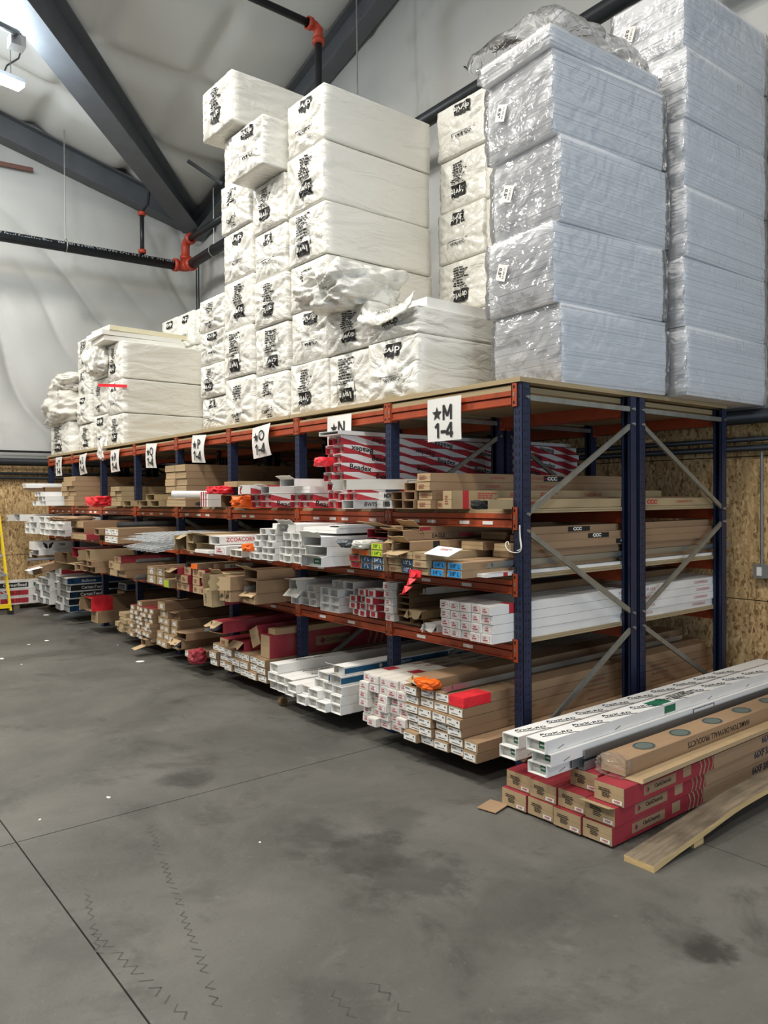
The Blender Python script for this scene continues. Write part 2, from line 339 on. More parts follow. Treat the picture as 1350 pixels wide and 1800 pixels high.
zigzag(P0(150,1560), P0(175,1680), .014, .03, .008)
zigzag(P0(640,1710), P0(720,1790), .018, .03, .008)
zigzag(P0(575,1735), P0(625,1795), .015, .028, .008)

def drape(name, mat_, P, U, V, nu, nv, fn, parent=None):
    P, U, V = Vector(P), Vector(U), Vector(V); N_ = U.cross(V).normalized(); m = MB()
    vs = []
    for j in range(nv+1):
        for i in range(nu+1):
            q = P + U*i/nu + V*j/nv
            vs.append(q + N_*fn(i/nu*U.length, j/nv*V.length))
    m.add(vs, [(j*(nu+1)+i, j*(nu+1)+i+1, (j+1)*(nu+1)+i+1, (j+1)*(nu+1)+i) for j in range(nv) for i in range(nu)])
    return m.build(name, mat_, parent, True)
def ridge(t): return (1-abs(math.sin(t)))**3
ZO = 2.46                       # top of the OSB wainscot
def fold_left(u, v):            # u: towards the camera along the end wall, v: up
    nzv = noise.noise(Vector((u*.35, v*.35, 3.1)))
    a = u*.80 - v*.62
    h = .10*ridge(a*1.9 + nzv*2.2)*max(0, .35+noise.noise(Vector((u*.5,v*.4,9)))) *2
    h += .07*ridge(a*4.3+nzv*4)*max(0, noise.noise(Vector((u*.6,v*.6,1)))+.2)
    h += .10*math.exp(-((v-2.55+.12*math.sin(u*1.3))/.22)**2) * (.5+noise.noise(Vector((u,0,5)))) # girt showing through
    h += .045*noise.noise(Vector((u*.5,v*.5,0))) + .012*noise.noise(Vector((u*2.2,v*2.2,0)))
    return h
wl = struct(drape('wall_left', linerm, (XW, YW, ZO), (0,-11,0), (0,0,8.3), 270, 200, fold_left))
def fold_back(u, v):            # u: from camera side to the corner, v up
    nzv = noise.noise(Vector((u*.4, v*.4, 7.7)))
    a = u*.9 - v*.45
    h = .06*ridge(a*2.3+nzv*2.5)*max(0,.3+noise.noise(Vector((u*.5,v*.3,2))))*2
    h += .03*noise.noise(Vector((u*.6,v*.5,4))) + .010*noise.noise(Vector((u*2.4,v*1.2,0)))
    for s in (10.4, 8.2, 5.6, 3.0): h += -.03*math.exp(-((u-s)/.035)**2)
    return h
wb = struct(drape('wall_back', linerm, (4.0, YW, ZO), (XW-4.0,0,0), (0,0,8.4), 260, 130, fold_back))
def staple_dirt(): pass
# OSB wainscot, sheets with open joints, on both walls
def osb_run(parent, name, fixed, axis, start, n, wd, rows):
    for i in range(n):
        for (z0,z1) in rows:
            b = MB(); g = .004
            if axis == 'y': b.box(-.015,.015, -wd+g, -g, g, z1-z0-g); loc = (fixed, start-i*wd, z0)
            else: b.box(g, wd-g, -.015, .015, g, z1-z0-g); loc = (start+i*wd, fixed, z0)
            o = b.build('osb_panel', osbm, parent); o.location = loc
b = MB(); b.box(XW-.06,XW-.005,-8.5,YW,0,ZO); b.build('wall_backing', flat('joint_dark','#4a3a26',.9), wl)
b = MB(); b.box(XW,4.5,YW+.005,YW+.06,0,ZO); b.build('wall_backing', bpy.data.materials['joint_dark'], wb)
rows = ((0,.02+1.22-.39),(.85,2.07),(2.07,ZO))
osb_run(wl, 'osb', XW+.02, 'y', YW-.02, 5, 2.44, rows)
osb_run(wb, 'osb', YW-.02, 'x', XW+.04-.6, 7, 2.44, rows)
b = MB(); b.box(-.01,.03,-11,0,0,.05); o = b.build('trim_strip', flat('liner_edge','#8f918f',.5), wl); o.location = (XW+.01,YW,ZO-.01)
b = MB(); b.box(0,14.4,-.03,.01,0,.05); o = b.build('trim_strip', flat('liner_edge_b','#b9bab6',.5), wb); o.location = (XW,YW-.01,ZO-.01)

# quilted ceiling: two slopes meeting in a valley over the corner
def ceiling_slope(which):
    m = MB(); n1 = 120; n2 = 120
    x0, x1 = XW-.1, XE; y0, y1 = YE, YW+.1; vs = {}
    def pt(x, y):
        a, c = zA(y), zB(x)
        z = max(a, c)
        su = (x-XW)/1.5; sv = (YW-y)/1.5
        fu, fv = abs(su-round(su))*1.5, abs(sv-round(sv))*1.5; q = (1-math.exp(-(fu/.16)**2))*(1-.75*math.exp(-(fv/.14)**2))
        return (x, y, z - .17*q + .006*noise.noise(Vector((x*1.7,y*1.7,0))))
    k = 0; nx, ny = 260, 214
    pts = [pt(x0+(x1-x0)*i/nx, y0+(y1-y0)*j/ny) for j in range(ny+1) for i in range(nx+1)]
    m.add(pts, [(j*(nx+1)+i, (j+1)*(nx+1)+i, (j+1)*(nx+1)+i+1, j*(nx+1)+i+1) for j in range(ny) for i in range(nx)])
    return m.build('ceiling', ceilm, None, True)
struct(ceiling_slope('all'))

def ibeam(name, p, q, d0, d1, fw, label):
    """tapered steel beam: web, bottom flange, top flange; p,q: top centre line"""
    p, q = Vector(p), Vector(q); t = q-p; L = t.length; h = Vector((t.x,t.y,0)).normalized(); s = Vector((-h.y,h.x,0))
    root = thing(name, p, label, 'beam'); dz = Vector((0,0,1)); d = q-p
    def hexa(a, c, w_, z0a, z1a, z0b, z1b, nm):
        m = MB(); vs = [e + s*sx*w_/2 + dz*z for e, zs in ((Vector(), (z0a,z1a)), (d, (z0b,z1b))) for sx, z in ((-1,zs[0]),(1,zs[0]),(1,zs[1]),(-1,zs[1]))]
        m.add(vs, [(0,1,2,3)[::-1],(4,5,6,7),(0,1,5,4),(1,2,6,5),(2,3,7,6),(3,0,4,7)]); m.build(nm, beamgrey, root)
    hexa(0,0,.02,-d0,0,-d1,0,'web'); hexa(0,0,fw,-d0-.02,-d0,-d1-.02,-d1,'bottom_flange'); hexa(0,0,fw,-.02,0,-.02,0,'top_flange')
    return root
# end-wall rafter, back-wall rafter and the deep valley beam between them
ibeam('roof_beam', (XW+.16, YW-.05, 7.12), (XW+.16, -8.0, 7.12+PA*10.95), .38, .42, .26, 'grey steel rafter sloping along the white end wall')
ibeam('roof_beam', (XW+.2, YW-.16, 6.98), (2.6, YW-.16, 6.98+PB*13.2), .34, .50, .24, 'grey steel rafter rising along the back wall behind the foam stacks')
ibeam('roof_beam', (XW+.25, YW-.25, 7.05), (XW+9.0, YW-9.0, 7.05+.262*8.8), .30, 1.15, .36, 'deep grey steel valley beam running out of the ceiling corner')
b = MB(); b.bar((-7.35,1.9,7.80),(-6.2,2.55,7.15),.06,.06); o = b.build('flange_brace', beamgrey); tag(o,'short grey angle brace between ceiling and back-wall rafter','brace')
b = MB(); b.bar((-9.0,2.0,7.42),(-8.75,2.5,7.08),.05,.05); o = b.build('flange_brace', beamgrey); tag(o,'small grey angle brace near the ceiling corner beside the valley beam','brace')

# ------------------------------------------------------------ sprinkler piping
R_ = .084
sp = thing('sprinkler_main', (0,0,0), 'black sprinkler main with red elbow fittings around the wall corner', 'pipe')
ex, ey, ez = -9.9, 2.36, 5.93
b = MB(); b.tube([(ex,-9,5.66),(ex,ey-.12,ez-.005)], R_, 20); mp_ = b.build('pipe', darkpipe, sp, True)
b = MB(); b.tube([(ex+.12,ey,ez),(3.0,ey,ez+.27)], R_, 20); b.build('pipe', darkpipe, sp, True)
text('ATS Steel Sprinkler Pipe   FM  PSI RATED 2020 KPA SCH 10 6.625 X .134 WELDED', .086, paleink, mp_, (ex+R_*.94, .72, ez+.015-.035), RIGHT, math.atan2(.27,11.2), .001, 'pipe_lettering', space=1.05)
b = MB(); b.tube([(ex,ey-.2,ez)]+[(ex+.12-.12*math.cos(a), ey-.12+.12*math.sin(a), ez) for a in [PI/2*k/6 for k in range(7)]]+[(ex+.2,ey,ez)], R_*1.12, 18); b.build('elbow', redpipe, sp, True)
for p, q in (((ex,ey-.24,ez),(ex,ey-.17,ez)), ((ex+.18,ey,ez),(ex+.25,ey,ez))):
    b = MB(); b.tube([p,q], R_*1.36, 18); b.build('coupling', redpipe, sp, True)
b = MB(); b.tube([(ex+.02,ey-.02,ez+.05),(ex+.02,ey-.02,ez+.32)]+[(ex+.02+.12-.12*math.cos(a), ey-.02, ez+.32+.12*math.sin(a)) for a in [PI/2*k/5 for k in range(1,6)]]+[(ex+.25,ey-.02,ez+.44)], .075, 16); b.build('elbow', redpipe, sp, True)
b = MB(); b.tube([(ex+.02,ey-.02,ez+.12),(ex+.02,ey-.02,ez+.18)], .10, 16); b.tube([(ex+.2,ey-.02,ez+.44),(ex+.26,ey-.02,ez+.44)], .10, 16); b.build('coupling', redpipe, sp, True)
b = MB(); b.tube([(ex+.25,ey-.02,ez+.44),(ex+1.5,ey-.02,ez+.46)], .06, 14); b.build('branch', darkpipe, sp, True)
b = MB(); b.tube([(ex,1.55,ez+.06),(ex,1.55,ez+.80)], .036, 12); b.tube([(ex,1.55,ez+.80),(ex+.1,1.62,ez+.92),(ex+.55,1.5,ez+1.22),(ex+.56,1.5,ez+1.75)], .024, 10); b.build('riser', darkpipe, sp, True)
for z in (.12,.77):
    b = MB(); b.tube([(ex,1.55,ez+z-.03),(ex,1.55,ez+z+.03)], .065, 14); b.build('coupling', redpipe, sp, True)
for y, top in ((.27, 1.75), (2.9,.0)):
    if top:
        b = MB(); b.tube([(ex,y,ez+.02),(ex,y,zA(y)-.05)], .009, 6); b.tube([(ex+R_*1.15*math.cos(a), y, ez-.03+R_*1.25*math.sin(a)) for a in [2*PI*k/20 for k in range(21)]], .009, 6, cap=False); b.build('hanger', zinc, sp)
b = MB(); b.tube([(ex+1.1,ey,ez),(ex+1.1,ey,7.0)], .009, 6); b.tube([(ex+1.1,ey+R_*1.15*math.cos(a),ez+.01+R_*1.25*math.sin(a)) for a in [2*PI*k/20 for k in range(21)]], .009, 6, cap=False); b.build('hanger', zinc, sp)
for x in (-2.05,-4.4):
    b = MB(); zc_=ez+.27*(x-ex)/12.9; b.tube([(x-.05,ey,zc_),(x+.05,ey,zc_)], R_*1.4, 16); b.build('coupling', redpipe, sp, True)
# branch line high under the ceiling
bl = thing('sprinkler_branch', (0,0,0), 'black branch pipe under the ceiling with red elbow dropping behind foam', 'pipe')
e1 = at(557,47,y=1.7); e0 = at(440,-6,y=1.7); e2 = Vector((e1.x,e1.y,e1.z-2.2))
e0 = Vector((e1.x, e1.y-1.35, e1.z)); b = MB(); b.tube([Vector((e1.x,-9,e1.z)), e1], .045, 14); b.tube([e0, e0+Vector((0,0,.35))], .028,8); b.build('pipe', darkpipe, bl, True)
b = MB(); b.tube([e1+Vector((.03,0,-.1)), e2], .045, 14); b.build('pipe', darkpipe, bl, True)
b = MB(); t_ = (e0-e1).normalized(); b.tube([e1+t_*.14, e1+t_*.03, e1+Vector((.03,0,-.05)), e1+Vector((.03,0,-.2))], .058, 14); b.build('elbow', redpipe, bl, True)
b = MB(); b.tube([e1+t_*.14, e1+t_*.08], .075, 14); b.tube([e1+Vector((.03,0,-.16)), e1+Vector((.03,0,-.22))], .075, 14); b.build('coupling', redpipe, bl, True)
a_ = at(620,0,y=2.3); c_ = at(628,150,y=2.3)
b = MB(); b.tube([Vector((c_.x,2.3,5.2)), Vector((c_.x,2.3,a_.z+.4))], .010, 6); tag(b.build('hanger_rod', zinc),'thin steel hanger rod dropping in front of back-wall rafter','rod')
b = MB(); b.tube([(XW+.12,YW-.12,ZO),(XW+.12,YW-.12,6.1)], .012, 6); b.tube([(XW+.17,YW-.10,ZO),(XW+.17,YW-.10,6.3)], .012, 6); tag(b.build('corner_cable', rubber),'pair of thin black cables running down the wall corner','cable')
a_, c_ = at(-30,281,x=XW+.06), at(58,299,x=XW+.06)
b = MB(); b.bar(a_, c_, .03, .07); tag(b.build('wall_bar', flat('rust_brown','#6b4a40',.7)), 'short rust-brown bar fixed high on the end wall below the rafter', 'bar')
cq = at(30,58,y=-1.3); cr = at(-30,30,y=-1.9)
t = thing('ceiling_conduit', cq, 'grey conduit with small pale junction box under the ceiling above the lamp', 'conduit')
b = MB(); b.tube([(0,0,0), (cr-cq)*3], .035, 10); b.build('pipe', steeld, t, True); b = MB(); b.box(-.10,.06,-.08,.08,-.16,-.04); b.build('junction_box', alum, t)
# pipes and conduits along the wainscot
def wallpipe(z, r, label, mat_, dy=.1):
    b = MB(); b.tube([(XW+dy+.02,-8,z-.02),(XW+dy+.02,YW-dy-.02,z),(3.5,YW-dy-.02,z+.015)], r, 12); tag(b.build('wall_pipe', mat_, None, True), label, 'pipe')
wallpipe(2.385, .062, 'thick black pipe along the top of the OSB wainscot', darkpipe, .12)
wallpipe(2.20, .022, 'upper thin grey conduit along the OSB wainscot', darkpipe, .07)
wallpipe(2.125, .026, 'lower thin grey conduit along the OSB wainscot', darkpipe, .07)
b = MB(); b.tube([(XW+.07,-8,2.55),(XW+.07,YW-2.6,2.56)], .018, 8); tag(b.build('wall_cable', rubber),'thin black cable along the lower edge of the wall liner','cable')
t = thing('electrical_box', (0.135,YW-.075,1.105), 'grey electrical box with white plate on the OSB wall', 'box')
b = MB(); b.box(-.05,.06,-.04,.04,-.055,.055); b.build('housing', metalbox, t)
b = MB(); b.box(-.02,.02,-.046,-.041,-.036,.036); b.build('cover_plate', paper, t)
b = MB(); b.tube([(.0,0,.05),(.0,0,1.0)], .012, 8); b.build('conduit', steel, t)
# lamp seen at the upper left, below the ceiling
lm, N, L, bs = newmat('lamp_diffuser'); bs.inputs['Emission Color'].default_value = (1,.97,.90,1); bs.inputs['Emission Strength'].default_value = 30
lp = at(-8,132,z=7.35)
t = thing('linear_lamp', lp, 'glowing linear lamp hanging under the ceiling beyond the valley beam', 'lamp', None, .2)
b = MB(); b.box(-.09,.09,-.9,.34,-.05,.0); b.build('diffuser', lm, t)
b = MB(); b.box(-.1,.1,-.9,.35,.0,.05); b.build('housing', alum, t)
b = MB(); b.tube([(0,.2,.05),(0,.2,.75)], .006, 5); b.tube([(0,-.4,.05),(0,-.4,.9)], .006, 5); b.build('hanger', steeld, t)
b = MB(); b.tube([(.0,.1,.05),(-.02,.16,.2),(.02,.30,.34),(.02,.36,.55),(0,.33,.72)], .012, 6); b.build('cord', rubber, t)

# ============================================================ THE RACK
BAY, NB = 1.259, 8
ZC = [.717, 1.123, 1.535, 2.296]      # undersides of the beam connectors
UX = [-BAY*i for i in range(NB+1)]
LET = 'MNOPQRST'
rack = thing('pallet_rack', (0,0,0), 'long pallet rack with navy uprights and orange beams in eight bays', 'rack')
PW, PD, H = .072, .076, 2.438
b = MB()
# open C section standing on a foot plate: front web with slot pairs, two side flanges
b.box(-PW/2,PW/2,0,.003,0,H); b.box(-PW/2,-PW/2+.003,0,PD,0,H); b.box(PW/2-.003,PW/2,0,PD,0,H); b.box(-PW/2,-PW/2+.02,PD-.003,PD,0,H); b.box(PW/2-.02,PW/2,PD-.003,PD,0,H)
b.box(-.055,.055,-.02,PD+.02,0,.006)
z = .06
while z < H-.04:
    for x in (-.018,.010):
        b.quad((x-.005,-.0008,z),(x+.006,-.0008,z),(x+.003,-.0008,z+.028),(x-.002,-.0008,z+.028),1)
    for y in (.022,.050):
        b.quad((PW/2+.0008,y-.004,z),(PW/2+.0008,y+.004,z),(PW/2+.0008,y+.004,z+.009),(PW/2+.0008,y-.004,z+.009),1)
    z += .0508
upm = b.mesh('upright', [blue, slotm])
FRY = (0., 1.135, 1.246, 2.405)        # post rows: front frame, back frame
for x in UX:
    for k, y in enumerate(FRY):
        o = ob('upright', upm, rack); o.location = (x, y if k in (0,2) else y+PD, 0)
        if k in (1,3): o.rotation_euler = (0,0,PI)
def bolt(m, p): m.tube([Vector(p)-Vector((.004,0,0)), Vector(p)+Vector((.012,0,0))], .011, 8)
b = MB(); A = [(0,.045,2.351),(0,1.17,2.351)]
for (y0,z0),(y1,z1) in ((((.045),2.351),(1.17,2.351)), (((.045),1.632),(1.17,2.247)), ((.045,1.529),(1.17,.913)), ((.045,.19),(1.17,.809))):
    b.bar((.026,y0,z0),(.026,y1,z1),.018,.034,0,(1,0,0) if False else (0,0,1)); bolt(b,(.04,y0,z0)); bolt(b,(.04,y1,z1))
brm = b.mesh('brace', zinc)
b = MB()
for (y0,z0),(y1,z1) in (((1.29,2.351),(2.44,2.351)), ((2.44,1.632),(1.29,2.247)), ((2.44,1.529),(1.29,.913)), ((2.44,.19),(1.29,.809))):
    b.bar((.026,y0,z0),(.026,y1,z1),.018,.034); bolt(b,(.04,y0,z0)); bolt(b,(.04,y1,z1))
brm2 = b.mesh('brace', zinc)
for x in UX:
    for me in (brm, brm2):
        o = ob('brace', me, rack); o.location = (x,0,0)
prof = [(.045,.012),(-.008,.012),(-.010,.018),(.002,.022),(.002,.060),(.018,.064),(.018,.068),(-.006,.070),(-.006,.100),(.045,.100)]
b = MB(); b.prism(prof, 'x', -BAY/2+PW/2+.002, BAY/2-PW/2-.002); bmesh_ = b.mesh('beam', orange)
def connector_mesh(s):
    m = MB(); x = s*(BAY/2-PW/2); m.box(min(x-s*.008,x+s*.034),max(x-s*.008,x+s*.034),-.010,-.004,0,.142); m.box(min(x,x-s*.006),max(x,x-s*.006),-.010,.05,0,.142)
    for z in (.016,.112): m.box(x+s*.008 if s>0 else x-.020, x+s*.020 if s>0 else x-.008,-.0112,-.0098,z,z+.018,1)
    m.box(x+s*.010 if s>0 else x-.019, x+s*.019 if s>0 else x-.010,-.0125,-.0098,.062,.086,2)
    return m.mesh('beam_connector', [orange, slotm, zinc])
cm = (connector_mesh(-1), connector_mesh(1))
b = MB(); b.box(-.045,.045,-.0016,0,-.011,.011); stk_ = b.mesh('price_tag', paper)
rt = random.Random(11)
for i in range(NB):
    for lv in range(4):
        for k, y in enumerate((0., 1.211, 1.246, 2.481)):
            o = ob('beam', bmesh_, rack); o.location = (-BAY*(i+.5), y, ZC[lv])
            if k in (1,3): o.rotation_euler = (0,0,PI)
            for me in cm: ob('beam_connector', me, o)
            if k == 0 and lv < 3:
                for q in range(rt.choice((2,3,4)) if lv==2 else 2):
                    s_ = ob('price_tag', stk_, o); s_.location = (-.5+ (q+.5)*1.0/(4 if lv==2 else 2.2)+rt.uniform(-.06,.06), .0005, .040)

# loose plywood decking lying on the beams
ORD = ['first','second','third','fourth','fifth','sixth','seventh','eighth','ninth','tenth','eleventh','twelfth','thirteenth']
LV = ['lowest beam level','second beam level','third beam level']
for i in range(NB):
    for lv in range(3):
        t = thing('plywood_shelf', (-BAY*(i+.5), 0, ZC[lv]+.1), f'plywood shelf resting on the {LV[lv]} of bay {LET[i]}', 'shelf', 'plywood shelves on the rack beams')
        for q in range(2):
            b = MB(); b.box(-BAY/2+.04-(q==1)*.006,BAY/2-.04+.006*(i==0),.02+.01*q,2.47,.001+.0145*q,.014+.0145*q); b.build('sheet', ply, t)
def deck(x0, x1, z0, th, y0, label, nm='deck_board'):
    b = MB(); b.box(x0,x1,y0,2.50,z0,z0+th); tag(b.build(nm, ply), label, 'board', 'plywood decking on top of the rack')
for i in range(NB):
    deck(-BAY*(i+1)+.045, -BAY*i-.045, ZC[3]+.101, (.034 if i in (0,) else .016), .0, f'lower deck board between the posts on top of bay {LET[i]}')
ZD = 2.476
for (x0,x1,lab) in ((-1.26*2-.1,.03,'upper deck board over bays M and N'),(-1.26*4-.3,-1.26*2-.11,'upper deck board over bays O and P'),(-1.26*6-.2,-1.26*4-.31,'upper deck board over bays Q and R'),(-1.26*8-.03,-1.26*6-.21,'upper deck board over bays S and T')):
    deck(x0, x1, 2.444, .030, -.012, lab+' under the foam')
ZD = 2.475
for i in range(2):
    for k in range(2): pass
# dunnage timbers under the bottom layer
ZB = .15
for i in range(NB):
    for y in (.25, 2.1):
        b = MB(); b.box(-BAY*(i+1)+.05,-BAY*i-.05,y,y+.09,0,ZB-.001); tag(b.build('dunnage_timber', wood), f'{"front" if y<1 else "rear"} dunnage timber under the bottom cartons of bay {LET[i]}', 'timber', 'dunnage timbers under the rack cartons')
# hanging bay signs
SG = ((781,737,0,0),(597,762,0,0),(460,776,-.07,-.05),(351,789,.05,.03),(267,801,.04,0),(203,810,-.03,.02),(147,816,-.06,.05),(104,820,0,0))
sw, sh = .20, .292
b = MB()
nn = 10
sgn = []
for k in range(NB):
    bend = (.004,.006,.03,.028,.02,.018,.03,.01)[k]; m = MB()
    vs = []
    for j in range(nn+1):
        for i in range(5):
            x = -.5*.33+.33*i/4; z = -.29*j/nn
            vs.append((x, -.02 - bend*math.sin(j/nn*3.0)*(.4+.6*i/4) , z))
    m.add(vs, [(j*5+i,(j+1)*5+i,(j+1)*5+i+1,j*5+i+1) for j in range(nn) for i in range(4)]); o_ = [(v[0],v[1]+.0015,v[2]) for v in vs]
    m.add(o_, [(j*5+i+1,(j+1)*5+i+1,(j+1)*5+i,j*5+i) for j in range(nn) for i in range(4)])
    p = at(SG[k][0], SG[k][1], y=-.03)
    t = thing('bay_sign', (p.x,-.012,p.z+.145), f'white hanging sign marked with a star and {LET[k]} 1-4', 'sign', 'bay signs along the top beam')
    t.rotation_euler = (0, SG[k][2], 0)
    m.build('sheet', signm, t, True)
    # flat print follows the sheet
    star = MB(); pts = [(.050*(1 if q%2==0 else .42)*math.sin(PI*q/5), .050*(1 if q%2==0 else .42)*math.cos(PI*q/5)) for q in range(10)]
    star.add([(0,0,0)]+[(x,y,0) for x,y in pts], [(0,1+(q+1)%10,1+q) for q in range(10)])
    off = -.0225 - bend*.8
    ob('star_mark', star.mesh('star_mark', black), t, M3((-.066,off,-.105), FRONT))
    def glyph(ch, x, z, h):
        g = MB(); t_ = h*.20; wd = h*.72
        if ch == 'M': poly = [((0,0),(0,1)),((0,1),(.5,.25)),((.5,.25),(1,1)),((1,1),(1,0))]
        elif ch == 'N': poly = [((0,0),(0,1)),((0,1),(1,0)),((1,0),(1,1))]
        elif ch == '1': poly = [((.62,0),(.62,1)),((.62,.97),(.22,.70))]
        elif ch == '4': poly = [((.75,0),(.75,1)),((.75,.97),(.08,.30)),((.05,.27),(1.0,.27))]
        elif ch == '-': poly = [((.15,.40),(.85,.40))]
        elif ch == 'T': poly = [((.5,0),(.5,1)),((0,.93),(1,.93))]
        else: return text(ch, h*1.4, black, t, (x+wd/2,off,z+h/2), FRONT, 0, h*.02, 'letter_mark')
        for a_, c_ in poly:
            p_, q_ = Vector((a_[0]*wd,a_[1]*h)), Vector((c_[0]*wd,c_[1]*h)); d_ = (q_-p_).normalized(); e_ = Vector((-d_.y,d_.x))*t_/2
            g.add([(v.x,v.y,.0001*len(g.f)) for v in (p_-e_,q_-e_,q_+e_,p_+e_)],[(0,1,2,3)])
        return ob('letter_mark', g.mesh('letter_mark',black), t, M3((x,off,z),FRONT))
    glyph(LET[k], .000, -.150, .100)
    for ch, x_ in (('1',-.100),('-',-.040),('4',.018)): glyph(ch, x_, -.268, .100)
# ============================================================ CARTONS
_cm = {}
STY = {  # side, end, inside
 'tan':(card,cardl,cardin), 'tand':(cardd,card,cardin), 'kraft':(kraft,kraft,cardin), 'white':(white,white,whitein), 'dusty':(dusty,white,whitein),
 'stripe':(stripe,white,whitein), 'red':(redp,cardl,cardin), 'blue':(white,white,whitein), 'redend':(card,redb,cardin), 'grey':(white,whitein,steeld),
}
def carton_mesh(w, h, L, sty, opn, wall=.004):
    k = (round(w,3),round(h,3),round(L,2),sty,opn)
    if k in _cm: return _cm[k]
    m = MB(); a = w/2; e = .0012
    if opn:
        t, dp = wall, .30
        for (x0,x1,z0,z1) in ((-a,a,0,t),(-a,a,h-t,h),(-a,-a+t,t,h-t),(a-t,a,t,h-t)):
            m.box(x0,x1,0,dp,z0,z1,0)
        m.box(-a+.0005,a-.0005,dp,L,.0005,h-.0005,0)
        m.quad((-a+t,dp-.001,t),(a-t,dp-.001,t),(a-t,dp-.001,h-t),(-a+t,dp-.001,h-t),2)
        for q in ((-a+t+e,0),(a-t-e,1)): pass
    else:
        m.box(-a,a,.004,L,0,h,0)
        g = .002
        m.box(-a+g,a-g,0,.0042,g,h*.53-g*.4,1); m.box(-a+g,a-g,.0012,.0042,h*.53+g*.4,h-g,1)
        m.quad((-a,.0038,0),(a,.0038,0),(a,.0038,h),(-a,.0038,h),2)
    _cm[k] = m.mesh('carton', STY[sty]); return _cm[k]
_lb = {}
def label_mesh(w, h, kind, v):
    """end print: kind -> background and ink"""
    k = (round(w,3),round(h,3),kind,v)
    if k in _lb: return _lb[k]
    r = random.Random(v*31+7); m = MB(); z = 0
    bg, ink = {'white':(paper,black),'redink':(None,redink),'blackink':(None,black),'cyan':(cyan,inkb),'blued':(blued,paper),'green':(green,paper),'lime':(lime,black),'red':(redb,black),
               'orange':(orangef,black),'brown':(None,brownink),'cert':(certg,black),'dark':(None,black),'teal':(tealp,paper),'redlab':(redb,paper)}[kind]
    if bg is not None:
        m.quad((-w/2,-h/2,0),(w/2,-h/2,0),(w/2,h/2,0),(-w/2,h/2,0),0)
    if kind in ('white',):
        greek(m,-w*.42,w*.05,h*.12,h*.40,2,1,r,.0008); greek(m,-w*.30,w*.34,-h*.36,-h*.18,1,1,r,.0008)
        m.quad((w*.28,h*.12,.0008),(w*.38,h*.12,.0008),(w*.38,h*.32,.0008),(w*.28,h*.32,.0008),1)
    elif kind == 'redink':
        greek(m,-w*.28,w*.15,h*.02,h*.36,1,1,r,.0008); greek(m,-w*.34,w*.36,-h*.36,h*.02,1,1,r,.0008)
        for x0,x1,y0,y1 in ((-.42,.44,.40,.43),(-.42,.44,-.44,-.41),(-.42,-.40,-.44,.43),(.42,.44,-.44,.43)): m.quad((w*x0,h*y0,.0008),(w*x1,h*y0,.0008),(w*x1,h*y1,.0008),(w*x0,h*y1,.0008),1)
    elif kind == 'cert':
        for c in range(3):
            x = -w*.45+c*w*.31; greek(m,x,x+w*.25,-h*.4,h*.1,4,1,r,.0008); m.quad((x,h*.16,.0008),(x+w*.22,h*.16,.0008),(x+w*.22,h*.38,.0008),(x,h*.38,.0008),1)
    elif kind == 'green':
        greek(m,-w*.36,w*.36,-h*.3,h*.3,1,1,r,.0008)
    elif kind == 'blackink':
        greek(m,-w*.05,w*.22,h*.08,h*.40,1,1,r,.0008); m.quad((w*.03,-h*.1,.0008),(w*.09,-h*.1,.0008),(w*.09,h*.1,.0008),(w*.03,h*.1,.0008),1)
    elif kind == 'dark':
        greek(m,-w*.45,w*.25,h*.12,h*.45,2,1,r,.0008); greek(m,-w*.30,w*.2,-h*.35,h*.10,3,1,r,.0008)
    elif kind in ('brown',):
        greek(m,-w*.40,w*.3,-h*.35,h*.38,4,1,r,.0008)
    mats = [bg or ink, ink]
    _lb[k] = m.mesh('end_label', mats); return _lb[k]
def carton(p, w, h, L, sty, label, group=None, opn=False, lab=None, rx=0., rz=0., ry=0., v=0, lw=.8, lh=.72, name='carton', flap=None):
    """p: middle of the lower front edge. lab: kind of end print"""
    if name == 'carton': name = {'tan':'tan_carton','tand':'brown_carton','kraft':'kraft_carton','white':'white_carton','dusty':'white_carton','stripe':'striped_carton','red':'red_carton','grey':'grey_carton','redend':'taped_carton','blue':'white_carton'}[sty] if not opn else {'tan':'open_tan_carton','tand':'open_brown_carton','kraft':'open_kraft_carton','white':'open_white_carton','dusty':'open_white_carton','stripe':'open_striped_carton','red':'open_red_carton','grey':'open_grey_carton'}[sty]
    o = ob(name, carton_mesh(w,h,L,sty,opn)); o.location = p; o.rotation_euler = (rx,ry,rz); tag(o, label, 'box', group)
    if lab:
        y = .10 if opn else -.0012
        if opn: # print on the inner end wall, seen down the open mouth
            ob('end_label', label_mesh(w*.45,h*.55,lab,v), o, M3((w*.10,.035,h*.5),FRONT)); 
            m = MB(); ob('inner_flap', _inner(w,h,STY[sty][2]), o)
        else: ob('end_label', label_mesh(w*lw,h*lh,lab,v), o, M3((0,y,h*.48),FRONT, random.uniform(-.03,.03)))
    for s in (flap or ()): add_flap(o, w, h, s, STY[sty])
    return o
_if = {}
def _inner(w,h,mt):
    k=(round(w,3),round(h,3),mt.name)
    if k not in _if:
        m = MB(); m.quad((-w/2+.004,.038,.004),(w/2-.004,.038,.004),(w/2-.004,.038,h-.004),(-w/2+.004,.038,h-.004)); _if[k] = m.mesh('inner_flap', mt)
    return _if[k]
